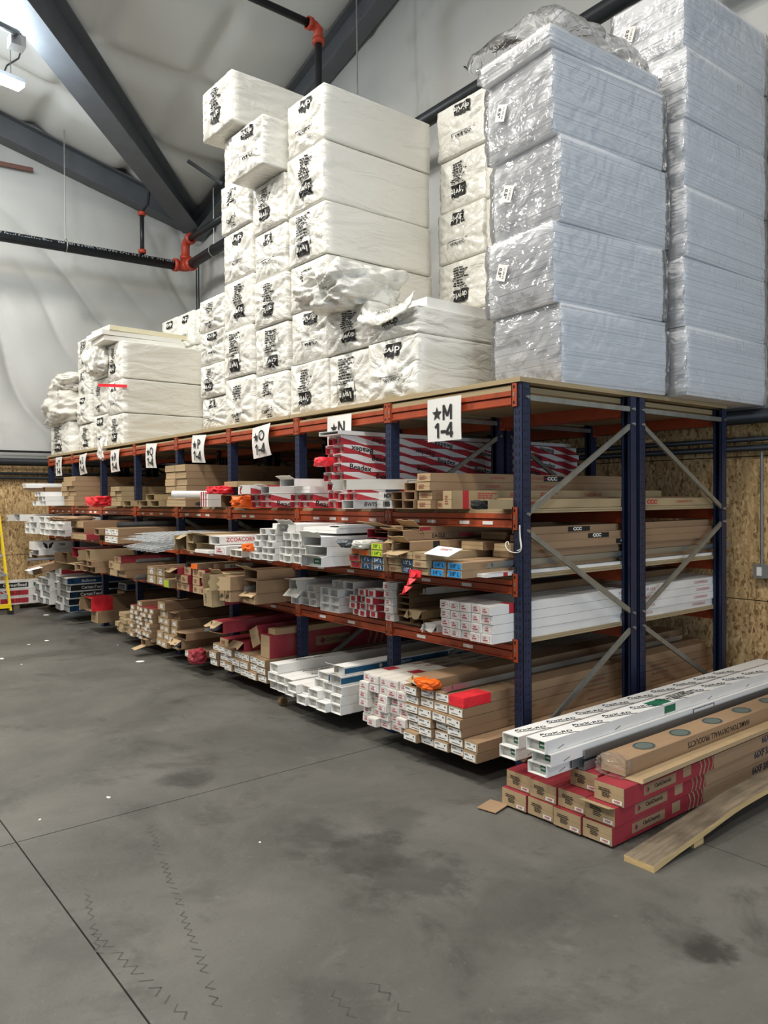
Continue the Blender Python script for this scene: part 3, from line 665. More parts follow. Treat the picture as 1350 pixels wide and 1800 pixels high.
def add_flap(o, w, h, s, mats):
    side, ang, ln = s; m = MB(); t = .003; r = random.Random(int(ang*100)+int(w*1000))
    n = 4; pts = []
    wd = w if side in 'tb' else h
    for i in range(n+1):
        u = -wd/2+wd*i/n; pts.append((u, ln*(1 if i in (0,n) else r.uniform(.8,1.12))))
    vs = [(u,0,0) for u,_ in pts]+[(u,-l,0) for u,l in pts]+[(u,0,t) for u,_ in pts]+[(u,-l,t) for u,l in pts]
    k = n+1; fs = []
    for i in range(n):
        fs += [(i,i+1,k+i+1,k+i),(2*k+i,3*k+i,3*k+i+1,2*k+i+1),(k+i,k+i+1,3*k+i+1,3*k+i)]
    fs += [(0,k,3*k,2*k),(n,2*k+n,3*k+n,k+n)]
    m.add(vs, fs); M_ = {'t':Matrix.Translation((0,0,h-t))@Matrix.Rotation(ang,4,'X'), 'b':Matrix.Rotation(ang,4,'X'),
        'r':Matrix.Translation((w/2-t,0,h/2))@Matrix.Rotation(PI/2,4,'Y')@Matrix.Rotation(ang,4,'X'), 'l':Matrix.Translation((-w/2,0,h/2))@Matrix.Rotation(PI/2,4,'Y')@Matrix.Rotation(ang,4,'X')}[side]
    f = m.build('flap', mats[1] if mats[1] is not white else mats[2], o); f.matrix_local = M_
rs = random.Random(5)
PL = {0:'on the floor of bay', 1:'on the lowest shelf of bay', 2:'on the second shelf of bay', 3:'on the third shelf of bay'}
PLS = {0:'bay {} floor', 1:'bay {} lowest shelf', 2:'bay {} second shelf', 3:'bay {} third shelf'}
ZL = {0:ZB, 1:ZC[0]+.1295, 2:ZC[1]+.1295, 3:ZC[2]+.1295}
def stack(bay, lv, desc, br, blx, cols, rows, h, L, sty, opn=False, lab=None, y=None, x0=None, x1=None, skip=(), jit=.012, droop=0., side=None, dz=0., pull=None, lw=.8, lh=.72, rxj=0., tagw=''):
    """cartons in columns and rows; br: photo point of the stack's lower right front corner, blx: lower left corner"""
    z = ZL[lv]+dz
    if y is None: y = at(br[0],br[1],z=z).y
    if x1 is None: x1 = at(br[0],br[1],y=y).x
    if x0 is None: x0 = at(blx[0],blx[1],y=y).x
    w = (x1-x0)/cols; k = LET.index(bay); out = {}
    for c in range(cols):
        n = rows[c] if isinstance(rows,(list,tuple)) else rows
        for r in range(n):
            if (c,r) in skip: continue
            lbl = f'{desc}, {ORD[r]} up, {ORD[c]} from left, {PLS[lv].format(bay)}' + tagw
            if cols == 1: lbl = f'{desc}, {ORD[r]} up in its pile, {PLS[lv].format(bay)}' + tagw
            dy = rs.uniform(-jit,jit) + (pull.get((c,r),0) if pull else 0)
            o = carton((x0+w*(c+.5), y+dy, z+h*r+.0006*r), w-.004, h-.0015, L+rs.uniform(-.02,.02), sty, lbl, f'{desc}s, {PLS[lv].format(bay)}'+tagw, opn, lab, v=rs.randrange(4), lw=lw, lh=lh, rz=rs.uniform(-.003,.003))
            out[(c,r)] = o
            if side and c == cols-1 or (side and not isinstance(rows,int) and r >= (rows[c+1] if c+1 < cols else 0)):
                side(o, w-.004, h-.0015, r)
    return out, (x0,x1,y,z,w)
def print_side(words, size, mat_, y0, flip=False, bold=0.):
    def f(o,w,h,r):
        yy = y0
        for t_, gap in words:
            yy += gap
            text(t_, size, mat_, o, (w/2+.0012, yy+rs.uniform(-.04,.04), h*.5), RIGHT, PI if flip else 0, bold, 'side_print')
    return f
def rect(o, w, h, y0, y1, z0, z1, mt, face='right', name='printed_panel'):
    m = MB()
    if face == 'right': X = w/2+.0009; m.quad((X,y0,z0),(X,y1,z0),(X,y1,z1),(X,y0,z1))
    elif face == 'top': Z = h+.0009; m.quad((z0,y0,Z),(z1,y0,Z),(z1,y1,Z),(z0,y1,Z))
    else: m.quad((y0,-.0009,z0),(y1,-.0009,z0),(y1,-.0009,z1),(y0,-.0009,z1))
    return m.build(name, mt, o)
def crumple(name, p, dim, mt, label, cat, seed=0, amp=.25, parent=None, group=None, n=14, freq=3.5, smooth=True):
    """a crushed sheet or bag: rounded block with sharp folds"""
    m = MB(); vs = {}; idx = []
    def V(i,j,k):
        key=(i,j,k)
        if key not in vs:
            q = Vector((i/n-.5, j/n-.5, k/n-.5))*2
            q = q.lerp(q.normalized()*1.15, .45)
            nn_ = noise.noise(q*freq*.5+Vector((seed*7.3,0,0))); n2 = 1-2*abs(noise.noise(q*freq+Vector((0,seed*3.1,0))))
            q = q*(1+amp*nn_+amp*.55*(n2-.5))
            vs[key]=len(m.v); m.v.append((q.x*dim[0]/2,q.y*dim[1]/2,q.z*dim[2]/2))
        return vs[key]
    for a in range(n):
        for b_ in range(n):
            for f in ((V(0,a,b_),V(0,a,b_+1),V(0,a+1,b_+1),V(0,a+1,b_)),(V(n,a,b_),V(n,a+1,b_),V(n,a+1,b_+1),V(n,a,b_+1)),
                      (V(a,0,b_),V(a+1,0,b_),V(a+1,0,b_+1),V(a,0,b_+1)),(V(a,n,b_),V(a,n,b_+1),V(a+1,n,b_+1),V(a+1,n,b_)),
                      (V(a,b_,0),V(a,b_+1,0),V(a+1,b_+1,0),V(a+1,b_,0)),(V(a,b_,n),V(a+1,b_,n),V(a+1,b_+1,n),V(a,b_+1,n))):
                m.f.append(f); m.m.append(0)
    o = m.build(name, mt, parent, smooth); o.location = p
    if label: tag(o,label,cat,group)
    return o
def angle_bundle(name, p, n, L, label, mt=steel, size=.03, rz=0., rx=0., group=None):
    """nested metal corner angles / channels, ends staggered"""
    t = thing(name, p, label, 'steel', group); t.rotation_euler = (rx,0,rz); r = random.Random(n*7+int(L*10))
    prof_ = [(-size,0),(0,.0),(0,size),(-.002,size),(-.002,.002),(-size,.002)]
    for i in range(n):
        m = MB(); m.prism([(x+.012*i-.004*(i%3), z+.007*i+.002) for x,z in prof_], 'y', r.uniform(-.05,.05), L); m.build('angle', mt, t)
    return t

# ---------------- bay M, floor: white cartons with red end print, tan cartons with white labels
s_, g = stack('M',0,'white red-print carton',(716,1300),(629,1265),5,[6,6,6,6,6],.058,2.9,'dusty',lab='redink',x0=-1.205,x1=-.70,y=-.31,jit=.03)
for c in range(5):
    o = s_[(c,5)]; w_, h_ = g[4]-.004, .0565
    rect(o,w_,h_,.16+.1*c-.12*(c==2),.27+.1*c-.12*(c==2),-w_*.42,w_*.42,redb,'top','red_band') if c in (0,2,3) else None
    for q in range(3):
        m = MB(); greek(m,-.12,.12,-.022,.022,2,0,random.Random(c*5+q)); ob('top_print', m.mesh('top_print',[brownink]), o, M3((0,.55+.37*q+.06*c,h_+.0012),TOP))
tanside = print_side((('FIRE RESISTANT VINYL',.55),('FIRE RESISTANT VINYL',.8),('FIRE RESISTANT VINYL',.8)),.024,brownink,0.)
s_, g = stack('M',0,'tan carton with white end label',(818,1341),(718,1302),4,[6,6,6,5],.060,2.95,'tan',lab='white',lw=.9,lh=.76,x0=-.695,x1=-.165,y=-.33,jit=.025,side=tanside,skip=())
for k_,o in s_.items(): o.rotation_euler.y = rs.uniform(-.05,.05)*(1 if k_[1] else .2)
stack('M',0,'low tan carton with white end label',(842,1347),(818,1341),1,2,.060,2.95,'tan',lab='white',x0=-.162,x1=-.042,y=-.33,side=tanside)
# torn top box with orange and red tape
zt = ZB+6*.0606
o = carton((-.565,-.29,zt),.20,.058,2.9,'tan','torn open tan carton with orange wrap and steel inside, top of bay M floor pile',None,True,flap=(('t',.5,.07),('l',-.7,.06)))
crumple('orange_wrap',(-.50,-.31,zt+.03),(.16,.10,.058),orangef,'crumpled orange plastic wrap on the torn carton top','wrap',3)
angle_bundle('steel_angle',(-.33,-.28,zt+.004),3,2.7,'grey steel angles lying on top of the tan cartons beside orange wrap')
rect(o,.2,.058,0,.01,0,.01,cardin,'right','tear')
t = carton((-.232,-.315,ZB+5*.0606),.132,.062,.24,'redend','red tape wrapped around the end of a tan carton, bay M floor',None,name='tape_wrap'); t.data = t.data.copy(); t.data.materials[0] = redtape; t.data.materials[1] = redtape; t.data.materials[2] = redtape
carton((-.232,-.07,ZB+5*.0606),.128,.058,2.6,'tan','tan carton with red taped end, top right of bay M floor pile',None,rx=0)
# ---------------- bay N, floor: white open-ended cartons
s_, g = stack('N',0,'white open-ended carton',(600,1264),(548,1242),5,[2,2,3,3,3],.068,3.0,'white',True,'blackink',y=-.36,x0=-2.05,x1=-1.40,jit=.05)
for c in (2,3):
    pass
topz = ZB+3*.0687
for q,(x_,z_) in enumerate(((-1.66,topz),(-1.50,topz))):
    o = carton((x_,-.33,z_),.14,.066,3.0,'white',('white carton with plain navy side band, leftmost on top of bay N floor pile','white carton with navy side band reading paper-faced metal, top of bay N floor pile')[q],None,True,'blackink',flap=(('t',-.5,.05),) if q else None)
    rect(o,.14,.066,.0,2.9,.012,.056,bluep,'right','navy_band')
    if q:
        text('ClarkDietrich',.036,paper,o,(.0722,.62,.034),RIGHT); text('PAPER-FACED METAL',.044,paper,o,(.0722,1.35,.034),RIGHT,0,.0006)
        m = MB(); [m.add([(.0722,.40+.022*math.cos(a),.034+.022*math.sin(a)) for a in [PI/2*k for k in range(4)]],[(0,1,2,3)])]; m.build('diamond_logo', paper, o)
        m = MB(); [m.add([(.0726,.40+.010*math.cos(a),.034+.010*math.sin(a)) for a in [PI/2*k for k in range(4)]],[(0,1,2,3)])]; m.build('diamond_centre', bluep, o)
o = carton((-1.52,-.28,topz+.0685),.14,.060,3.0,'white','white open carton with navy side band, very top of bay N floor pile',None,True,'blackink',flap=(('t',-.35,.08),('r',.6,.05)))
rect(o,.14,.06,.0,2.9,.010,.050,bluep,'right','navy_band'); text('ClarkDietrich',.036,paper,o,(.0722,.55,.03),RIGHT); text('PAPER-FACED METAL',.042,paper,o,(.0722,1.25,.03),RIGHT,0,.0006)
m = MB(); m.add([(.0722,.34+.02*math.cos(a),.03+.02*math.sin(a)) for a in [PI/2*k for k in range(4)]],[(0,1,2,3)]); m.build('diamond_logo', paper, o)
s_, g = stack('N',0,'long white open carton',(500,1222),(468,1217),3,2,.070,3.0,'white',True,'blackink',y=-.34,x0=-2.47,x1=-2.07,jit=.03,tagw=' corner')
o = carton((-2.39,-.33,ZB+.142),.13,.075,3.0,'white','single long white open carton on top at the corner of bay N floor pile',None,True,'blackink')
for b_ in (o, s_[(1,1)], s_[(2,1)]):
    for q in range(4): text('ProX-RD',.045,black,b_,(0,.35+.55*q,.0765 if b_ is o else .0695),TOP,-.12,.0008,'top_print',shear=.3,wide=1.5)
t = thing('tape_roll',(at(497,1234,z=.03).x,at(497,1234,z=.03).y,0.001),'small brown tape roll lying on the floor below the white cartons','roll')
m = MB(); m.tube([(-.022,0,.036),(.022,0,.036)],.036,16); m.build('tape', cardd, t)
m = MB(); m.tube([(-.023,0,.036),(.0235,0,.036)],.018,12); m.build('core', cardin, t)
# ---------------- bay O, floor
s_, g = stack('O',0,'tan carton with white end label',(460,1199),(375,1172),7,[3,3,3,3,3,3,3],.068,3.0,'tan',lab='white',lw=.88,lh=.74,y=-.27,x0=-3.66,x1=-2.60,jit=.03)
z3 = ZB+3*.0687
def red_big(p,w,h,L,label,ry=0.,rx=0.,rz=0.,chev=True):
    o = carton(p,w,h,L,'red',label,None,ry=ry,rx=rx,rz=rz)
    rect(o,w,h,1.35,L,0.0,h,card,'right','tan_panel'); rect(o,w,h,1.35,L,-w/2,w/2,card,'top','tan_panel')
    rect(o,w,h,.48,.86,h*.28,h*.70,card,'right','logo_panel'); text('ClarkDietrich',h*.24,black,o,(w/2+.0022,.72,h*.50),RIGHT)
    for a in range(2):
        m = MB(); m.add([(w/2+.002,.55+h*.16*math.cos(b),h*.49+h*.16*math.sin(b)) for b in ([PI/2,PI,3*PI/2],[PI/2,0,-PI/2])[a]],[(0,1,2)]); m.build('logo_mark',(redb,inkb)[a],o)
    for q in range(4):
        m = MB(); y_ = 1.06+q*.075; X = w/2+.0018
        m.add([(X,y_,0),(X,y_+.022,0),(X,y_+.062,h*.5),(X,y_+.022,h),(X,y_,h),(X,y_+.04,h*.5)],[(0,1,2,5),(5,2,3,4)]); m.build('chevron',card,o)
    return o
o = red_big((-2.69,-.24,z3),.15,.20,3.0,'large red carton with tan logo panel and chevrons on bay O floor pile')
text('10',.10,card,o,(-.0,.95,.2012),TOP,PI/2,.001,'number_mark')
o = red_big((-2.89,-.21,z3+.07),.155,.17,3.0,'red carton tilted on edge beside the large red one, bay O floor pile',ry=-.42)
o = carton((-3.22,-.42,z3+.17),.20,.105,3.0,'red','torn red carton spilling steel on top of bay O floor pile',None,True,rx=.03,flap=(('t',.4,.10),('b',-.3,.08),('l',-.9,.09)))
angle_bundle('steel_angle',(-3.24,-.50,z3+.185),4,2.4,'silver steel trim poking out of the torn red carton, bay O',steel,.03)
o = carton((-3.40,-.27,z3),.17,.075,3.0,'red','brown-ended red carton under the torn one, left of bay O floor pile',None,lab='brown')
carton((-3.15,-.25,z3),.20,.085,3.0,'red','crushed red carton in the middle of bay O floor pile',None,True,flap=(('t',.7,.09),))
carton((-2.66,-.19,z3+.203),.12,.05,3.0,'tan','flat tan carton lying along the top of the large red carton, bay O',None)
# ---------------- bay P, floor
s_, g = stack('P',0,'tan carton with white end label',(305,1144),(270,1130),3,4,.078,3.0,'tan',lab='white',x0=-5.0+.02,x1=-4.50,y=-.27,lw=.5,lh=.5,jit=.04,tagw=' left')
carton((-4.80,-.27,ZB+4*.0786),.2,.085,3.0,'tan','tan carton with white end label, fifth up at left of bay P floor',None,lab='white',lw=.4,lh=.5)
carton((-4.62,-.20,ZB+4*.0786),.15,.085,3.0,'tand','brown carton with torn lid, fifth up at middle of bay P floor',None,flap=(('t',.2,.06),))
carton((-4.80,-.30,ZB+5*.0786+.008),.19,.085,3.0,'tan','pink-dusted tan carton at the very top of bay P floor pile',None,lab='white',lw=.4,lh=.5)
carton((-4.30,-.34,ZB+.07),.20,.085,3.0,'tan','torn tan carton full of steel trim, bay P floor',None,True,flap=(('t',.5,.08),('l',-.8,.07)))
angle_bundle('steel_angle',(-4.28,-.38,ZB+.08),5,2.6,'silver steel trim inside a torn tan carton, bay P floor',steel,.028)
carton((-4.24,-.32,ZB+.16),.22,.075,3.0,'tan','tan carton with black side print above the torn carton, bay P floor',None,True,flap=(('t',-.2,.06),))
stack('P',0,'low tan carton with white end label',(0,0),(0,0),2,1,.066,3.0,'tan',lab='white',x0=-4.18,x1=-3.93,y=-.32,tagw=' right')
crumple('cardboard_scrap',(-3.86,-.33,ZB+.05),(.13,.16,.13),redp,'crushed red cardboard tube end beside the tan cartons, bay P floor','box',8)
# ---------------- bay Q, floor
s_, g = stack('Q',0,'thin tan carton with white end label',(268,1130),(236,1116),5,7,.052,3.0,'tan',lab='white',x0=-5.72,x1=-5.11,y=-.29,jit=.03,lw=.62,lh=.7)
for k_,o in s_.items():
    if k_[1]==6: rect(o,g[4]-.004,.0505,0,2.5,-.05,.05,bpy.data.materials['red_print'],'top','red_top')
carton((-5.50,-.27,ZB+7*.0526),.14,.055,3.0,'tan','tan carton with red lid lying on the thin carton pile, bay Q floor',None,lab='white',lw=.4)
m = carton((-5.22,-.34,ZB-.04),.13,.07,.5,'tan','loose tan box end sagging below the thin cartons, bay Q floor',None,True,flap=(('b',.25,.12),))
stack('Q',0,'small kraft bundle carton',(232,1116),(197,1103),4,[4,4,3,3],.055,2.8,'kraft',x0=-6.24,x1=-5.74,y=-.27,jit=.03)
# ---------------- bay R, floor: two big tan boxes, red taped end
carton((-6.99,-.30,ZB),.26,.15,3.0,'tan','big tan carton, lower of two, bay R floor',None,lab='brown',lw=.3)
o = carton((-7.08,-.36,ZB+.152),.32,.17,3.0,'tan','big tan carton with red taped torn end, upper of two, bay R floor',None,True,flap=(('l',-.6,.08),))
rect(o,.32,.17,.0,.28,.0,.171,redtape,'right','red_tape'); rect(o,.32,.17,.0,.28,-.16,.161,redtape,'top','red_tape')
# ---------------- bays S and T, floor: cartons printed on the ends, blue panels on the side
def certside(o,w,h,r):
    rect(o,w,h,.0,.9,h*.08,h*.92,black if r in (1,2,3) else blued,'right','side_panel'); rect(o,w,h,.0,.10,h*.08,h*.92,blued,'right','side_panel')
    text('CertainTeed' if r in (1,2,3) else 'Bullnose',h*.62,paper,o,(w/2+.0022,.30,h*.48),RIGHT,0,.001)
stack('S',0,'white carton with grey end print',(122,1078),(63,1058),3,5,.098,3.0,'white',lab='cert',x0=-8.60,x1=-8.12,y=-.28,lw=.95,lh=.9,side=certside,jit=.03)
stack('T',0,'white carton with grey end print',(122,1078),(63,1058),4,[3,4,4,5],.098,3.0,'white',lab='cert',x0=-9.98,x1=-9.18,y=-.27,lw=.95,lh=.9,jit=.03,pull={(1,3):.02})
stack('S',0,'narrow carton with grey end print',(122,1078),(63,1058),2,4,.098,3.0,'white',lab='cert',x0=-9.10+.32,x1=-8.64,y=-.29,lw=.95,lh=.9,jit=.03,tagw=' edge')
o = carton((-8.90+.16,-.25,ZB+4*.0986),.22,.09,3.0,'white','white carton with teal side panel on top of bay S floor pile',None,lab='cert'); rect(o,.22,.09,.02,.4,.01,.08,tealp,'right','side_panel')
o = carton((-8.90+.14,-.25,ZB+5*.0986),.24,.10,3.0,'white','white carton with red side panel, topmost of bay S floor pile',None,lab='cert'); rect(o,.24,.10,.02,1.0,.01,.09,redb,'right','side_panel')
o = carton((-7.80,.36,ZB+.30),.3,.10,2.4,'white','white carton with blue side panel behind the end-printed cartons, bay S floor',None,lab='cert'); rect(o,.3,.1,.02,1.2,.01,.09,blued,'right','side_panel'); text('Bullnose 1',.06,paper,o,(.1522,.5,.05),RIGHT)
carton((-7.80,.34,ZB),.3,.298,2.4,'tand','tall brown carton behind the end-printed cartons, bay S floor',None)
angle_bundle('steel_angle',(-7.98,-.42,ZB-.05),5,.6,'short white steel trim lying in front of the blue-sided cartons, bay S',steel,.035)
# ---------------- bay M, lowest shelf
s9 = print_side((('9 FT.',1.35),('MADE IN U.S.A.',.32),('CORNERBEAD',.75)),.032,redink,0.)
s_, g = stack('M',1,'white red-print carton',(876,1135),(781,1112),5,4,.0575,2.75,'white',lab='redink',x0=-.50,x1=-.042,y=-.19,jit=.012,side=s9)
o = s_[(4,3)]; rect(o,g[4]-.004,.056,.16,.22,0,.056,redb,'right','red_band'); rect(o,g[4]-.004,.056,.16,.22,-.045,.045,redb,'top','red_band')
stack('M',1,'white red-print carton',(0,0),(0,0),1,5,.056,2.6,'white',lab='redink',x0=-1.205,x1=-1.10,y=-.10,tagw=' far side')
stack('M',1,'brown open-mouthed carton',(0,0),(0,0),1,6,.046,2.6,'tand',True,x0=-1.09,x1=-.955,y=-.06,jit=.01)
stack('M',1,'low brown open carton',(0,0),(0,0),2,1,.050,2.5,'tand',True,x0=-.95,x1=-.70,y=-.04,jit=.01)
carton((-.86,-.10,ZL[1]+.055),.15,.055,2.5,'kraft','torn kraft carton squeezed between brown and white cartons, bay M lowest shelf',None,True,flap=(('t',.9,.06),('l',-.8,.07)))
t = angle_bundle('steel_angle',(-.70,-.16,ZL[1]+.235),3,2.5,'long grey steel angles lying over the white cartons, bay M lowest shelf',steel,.036,-.06)
carton((-.62,-.17,ZL[1]+.003),.12,.05,2.3,'grey','dark torn carton with white tag at the left of the white cartons, lowest shelf',None,True,flap=(('l',-.6,.08),('t',.8,.06)))
carton((-.42,.45,ZL[1]+.235),.16,.05,2.2,'tand','brown carton behind the steel angles, bay M lowest shelf',None)
# ---------------- bay N, lowest shelf
stack('N',1,'notched white carton',(562,1068),(521,1059),3,[2,2,3],.060,2.7,'white',True,'blackink',x0=-2.47,x1=-2.10,y=-.09,jit=.02,tagw=' left')
carton((-2.36,-.12,ZL[1]+.125),.22,.085,2.7,'white','torn white carton gaping at the end over the left pile, bay N lowest shelf',None,True,flap=(('t',-.1,.05),('r',.5,.06),('b',.7,.09)))
stack('N',1,'notched white carton',(603,1080),(571,1073),2,[3,3],.062,2.7,'white',True,'blackink',x0=-1.95,x1=-1.69,y=-.16,jit=.015,tagw=' middle')
carton((-1.79,-.10,ZL[1]+.188),.14,.056,2.7,'white','white open carton on top of the middle pile, bay N lowest shelf',None,True,'blackink')
stack('N',1,'torn white carton',(0,0),(0,0),1,2,.062,2.65,'white',True,x0=-1.70,x1=-1.565,y=-.10,dz=.125,tagw=' right')
stack('N',1,'red striped carton',(678,1089),(617,1081),3,[3,4,4],.052,2.6,'stripe',False,'redlab',lw=.5,lh=.7,x0=-1.60,x1=-1.31,y=-.10,jit=.03)
# ---------------- bay O, lowest shelf: gaping tan boxes
z = ZL[1]
carton((-2.68,-.40,z),.22,.085,2.9,'tan','plain tan carton at the bottom of the big carton pile, bay O lowest shelf',None,lab='brown',lw=.4)
o = carton((-2.69,-.38,z+.087),.22,.11,2.9,'tan','tan carton open on grey steel, middle of the big pile, bay O',None,True,flap=(('b',.5,.06),))
angle_bundle('steel_angle',(-2.72,-.39,z+.10),4,2.3,'steel trim inside the open tan carton, bay O lowest shelf',steel,.03)
o = carton((-2.71,-.36,z+.2),.22,.085,2.9,'tan','tan carton with raised lid and black tape, top of the big pile, bay O',None,True,flap=(('t',-.45,.10),))
rect(o,.22,.085,.62,.72,0,.085,black,'right','black_tape'); rect(o,.22,.085,.62,.72,-.11,.11,black,'top','black_tape')
carton((-2.875,-.50,z+.105),.125,.12,2.7,'tan','tan carton with open square mouth beside the big pile, bay O lowest shelf',None,True,flap=(('r',.9,.12),))
carton((-3.06,-.50,z+.105),.22,.135,2.7,'kraft','wide pale carton with splayed end flaps, bay O lowest shelf',None,True,flap=(('l',-.5,.14),('t',-.9,.05),('r',.3,.12)))
for q,x_ in enumerate((-2.975,-2.870)):
    o = carton((x_,-.50,z+.002),.095,.098,2.7,'tan',f'tan carton marked 5/8 on its end, {("left","right")[q]} of two, bay O lowest shelf',None,ry=-.1+.05*q); text('5/8"',.045,black,o,(0,-.003,.05),FRONT,PI,.001,'size_mark')
o = carton((-3.13,-.56,z-.06),.17,.15,2.6,'kraft','pale carton end drooping below the shelf, marked O85, bay O',None,rx=.055,lab=None); text('O85',.05,greyink,o,(-.03,-.002,.075),FRONT,PI/2,0,'size_mark'); rect(o,.17,.15,.12,2.5,0,.15,redp,'right','red_panel')
carton((-3.32,-.30,z),.16,.085,2.7,'tand','brown carton behind the drooping carton, bay O lowest shelf',None)
# ---------------- bay P, lowest shelf
for c,(xa,xb,n,sty) in enumerate(((-4.93,-4.68,3,'red'),(-4.66,-4.41,3,'red'),(-4.39,-4.18,2,'red'),(-4.16,-3.90,3,'kraft'))):
    pass
stack('O',1,'brown-ended red carton',(0,0),(0,0),2,[3,3],.078,2.8,'red',lab='brown',x0=-3.725,x1=-3.42,y=-.42,jit=.03,lw=.7)
stack('P',1,'brown-ended red carton',(368,1047),(319,1038),2,[2,3],.078,2.8,'red',lab='brown',x0=-4.14,x1=-3.83,y=-.42,jit=.03,lw=.7)
carton((-4.07,-.46,z+.158),.14,.06,2.6,'red','torn red carton with steel strips sticking out, left of bay P lowest shelf',None,True,flap=(('t',.4,.09),('l',-.6,.09)))
angle_bundle('steel_angle',(-3.92,-.40,z+.237),3,2.6,'dark steel strips lying on top of the red cartons, bay P lowest shelf',steeld,.03)
m = carton((-3.64,-.45,z+.236),.14,.048,2.7,'kraft','kraft carton with orange taped end, top of bay P lowest shelf pile',None); rect(m,.14,.048,-.07,.07,0,.048,orangef,'front','orange_tape')
o = carton((-3.49,-.30,z+.236),.12,.048,2.7,'tan','tan carton with white barcode label on its side, bay P lowest shelf',None); rect(o,.12,.048,.06,.36,.005,.043,paper,'right','side_label')
m = MB(); [m.quad((.0622,.12+.011*q,.012),(.0622,.12+.011*q+.004+.004*(q%3==0),.012),(.0622,.12+.011*q+.004+.004*(q%3==0),.036),(.0622,.12+.011*q,.036)) for q in range(12)]; m.build('barcode',black,o)
carton((-4.30,-.45,z+.001),.14,.085,2.4,'kraft','kraft carton end with bright lime label, middle of bay P lowest shelf',None,lab='lime',lw=.8,lh=.8)
# ---------------- bay Q, lowest shelf
stack('P',1,'red-lidded tan carton',(292,1030),(266,1023),2,[2,2],.09,2.8,'tan',lab='white',x0=-4.94,x1=-4.47,y=-.40,lw=.35,lh=.7)
stack('Q',1,'tan carton with pink lid',(0,0),(0,0),2,2,.085,2.8,'tan',x0=-6.0,x1=-5.56,y=-.44,jit=.04)
angle_bundle('steel_angle',(-5.14,-.42,z+.004),6,.7,'bunch of bent steel trim ends between cartons, bay Q lowest shelf',steel,.035)
o = carton((-5.66,-.46,z+.172),.20,.075,2.8,'red','red carton with tan end on top of bay Q lowest shelf pile',None,lab='brown')
angle_bundle('steel_angle',(-5.36,-.36,z+.175),4,2.5,'bright steel strips lying on pink-lidded cartons, bay Q lowest shelf',steel,.03)
carton((-5.95,-.42,z+.0),.18,.085,2.8,'tan','tan carton at the left post, lower, bay Q lowest shelf',None)
carton((-5.95,-.43,z+.087),.18,.085,2.8,'tan','tan carton at the left post, upper, bay Q lowest shelf',None,lab='brown')
# ---------------- bays R, S, T lowest shelf
o = carton((-6.78,-.50,z+.152),.20,.13,2.8,'red','red carton with bright tape band, bay R lowest shelf',None,True); rect(o,.20,.13,.02,.2,.02,.11,redtape,'right','red_tape')
carton((-6.52,-.52,z+.152),.16,.13,2.6,'kraft','kraft carton standing open on its edge, bay R lowest shelf',None,True,flap=(('l',-.4,.12),))
carton((-7.08,-.50,z+.16),.30,.12,2.8,'red','wide red carton at the back of bay R lowest shelf',None,True)
stack('R',1,'crushed tan carton',(0,0),(0,0),4,[1,1,2,2],.075,2.7,'tan',True,x0=-7.05,x1=-6.38,y=-.48,jit=.05)
carton((-7.28,-.50,z-.02),.34,.08,2.6,'kraft','kraft carton sagging with open lid flap, bay R lowest shelf',None,True,rx=.05,flap=(('t',-.3,.14),('l',-.4,.1)))
o = carton((-9.20,-.50,z+.156),.28,.125,2.7,'white','white carton with black wing emblem on its side, bay T lowest shelf',None)
m = MB()
for s in (-1,1):
    pts_ = [(.1425,.20+s*dy,dz*.9) for dy,dz in ((.006,.02),(.010,.075),(.022,.095),(.075,.128),(.070,.092),(.052,.070),(.058,.055),(.034,.022))]
    m.add(pts_,[tuple(range(8)) if s < 0 else tuple(range(8))[::-1]])
m.build('wing_emblem',black,o); text('TRIM',.04,black,o,(.1425,.40,.07),RIGHT,0,.001); 
carton((-9.20,-.46,z),.32,.072,2.7,'tand','dark carton below the winged white one, lower, bay T lowest shelf',None,True)
carton((-9.20,-.44,z+.074),.32,.08,2.7,'white','white carton below the winged one, upper, bay T lowest shelf',None,True)
carton((-7.98,-.38,z),.26,.17,2.7,'tand','dark open carton beside the post, bay S lowest shelf',None,True,flap=(('l',-.2,.1),))
o = carton((-8.36,-.72,z-.146),.26,.10,1.0,'tan','tan carton end slumping over the shelf edge with white label, bay S',None,rx=.20,rz=.02,lab=None); rect(o,.26,.1,-.1,.1,.1,.3,paper,'top','top_label'); rect(o,.26,.1,-.12,.12,.01,.09,paper,'front','end_label')
stack('T',1,'pale carton at the end wall',(0,0),(0,0),2,[2,3],.09,2.7,'white',True,x0=-9.98,x1=-9.42,y=-.32,jit=.06)
angle_bundle('steel_angle',(-8.93,-.62,z+.003),3,2.5,'silver strips sticking far out of bay T lowest shelf',alum,.03)
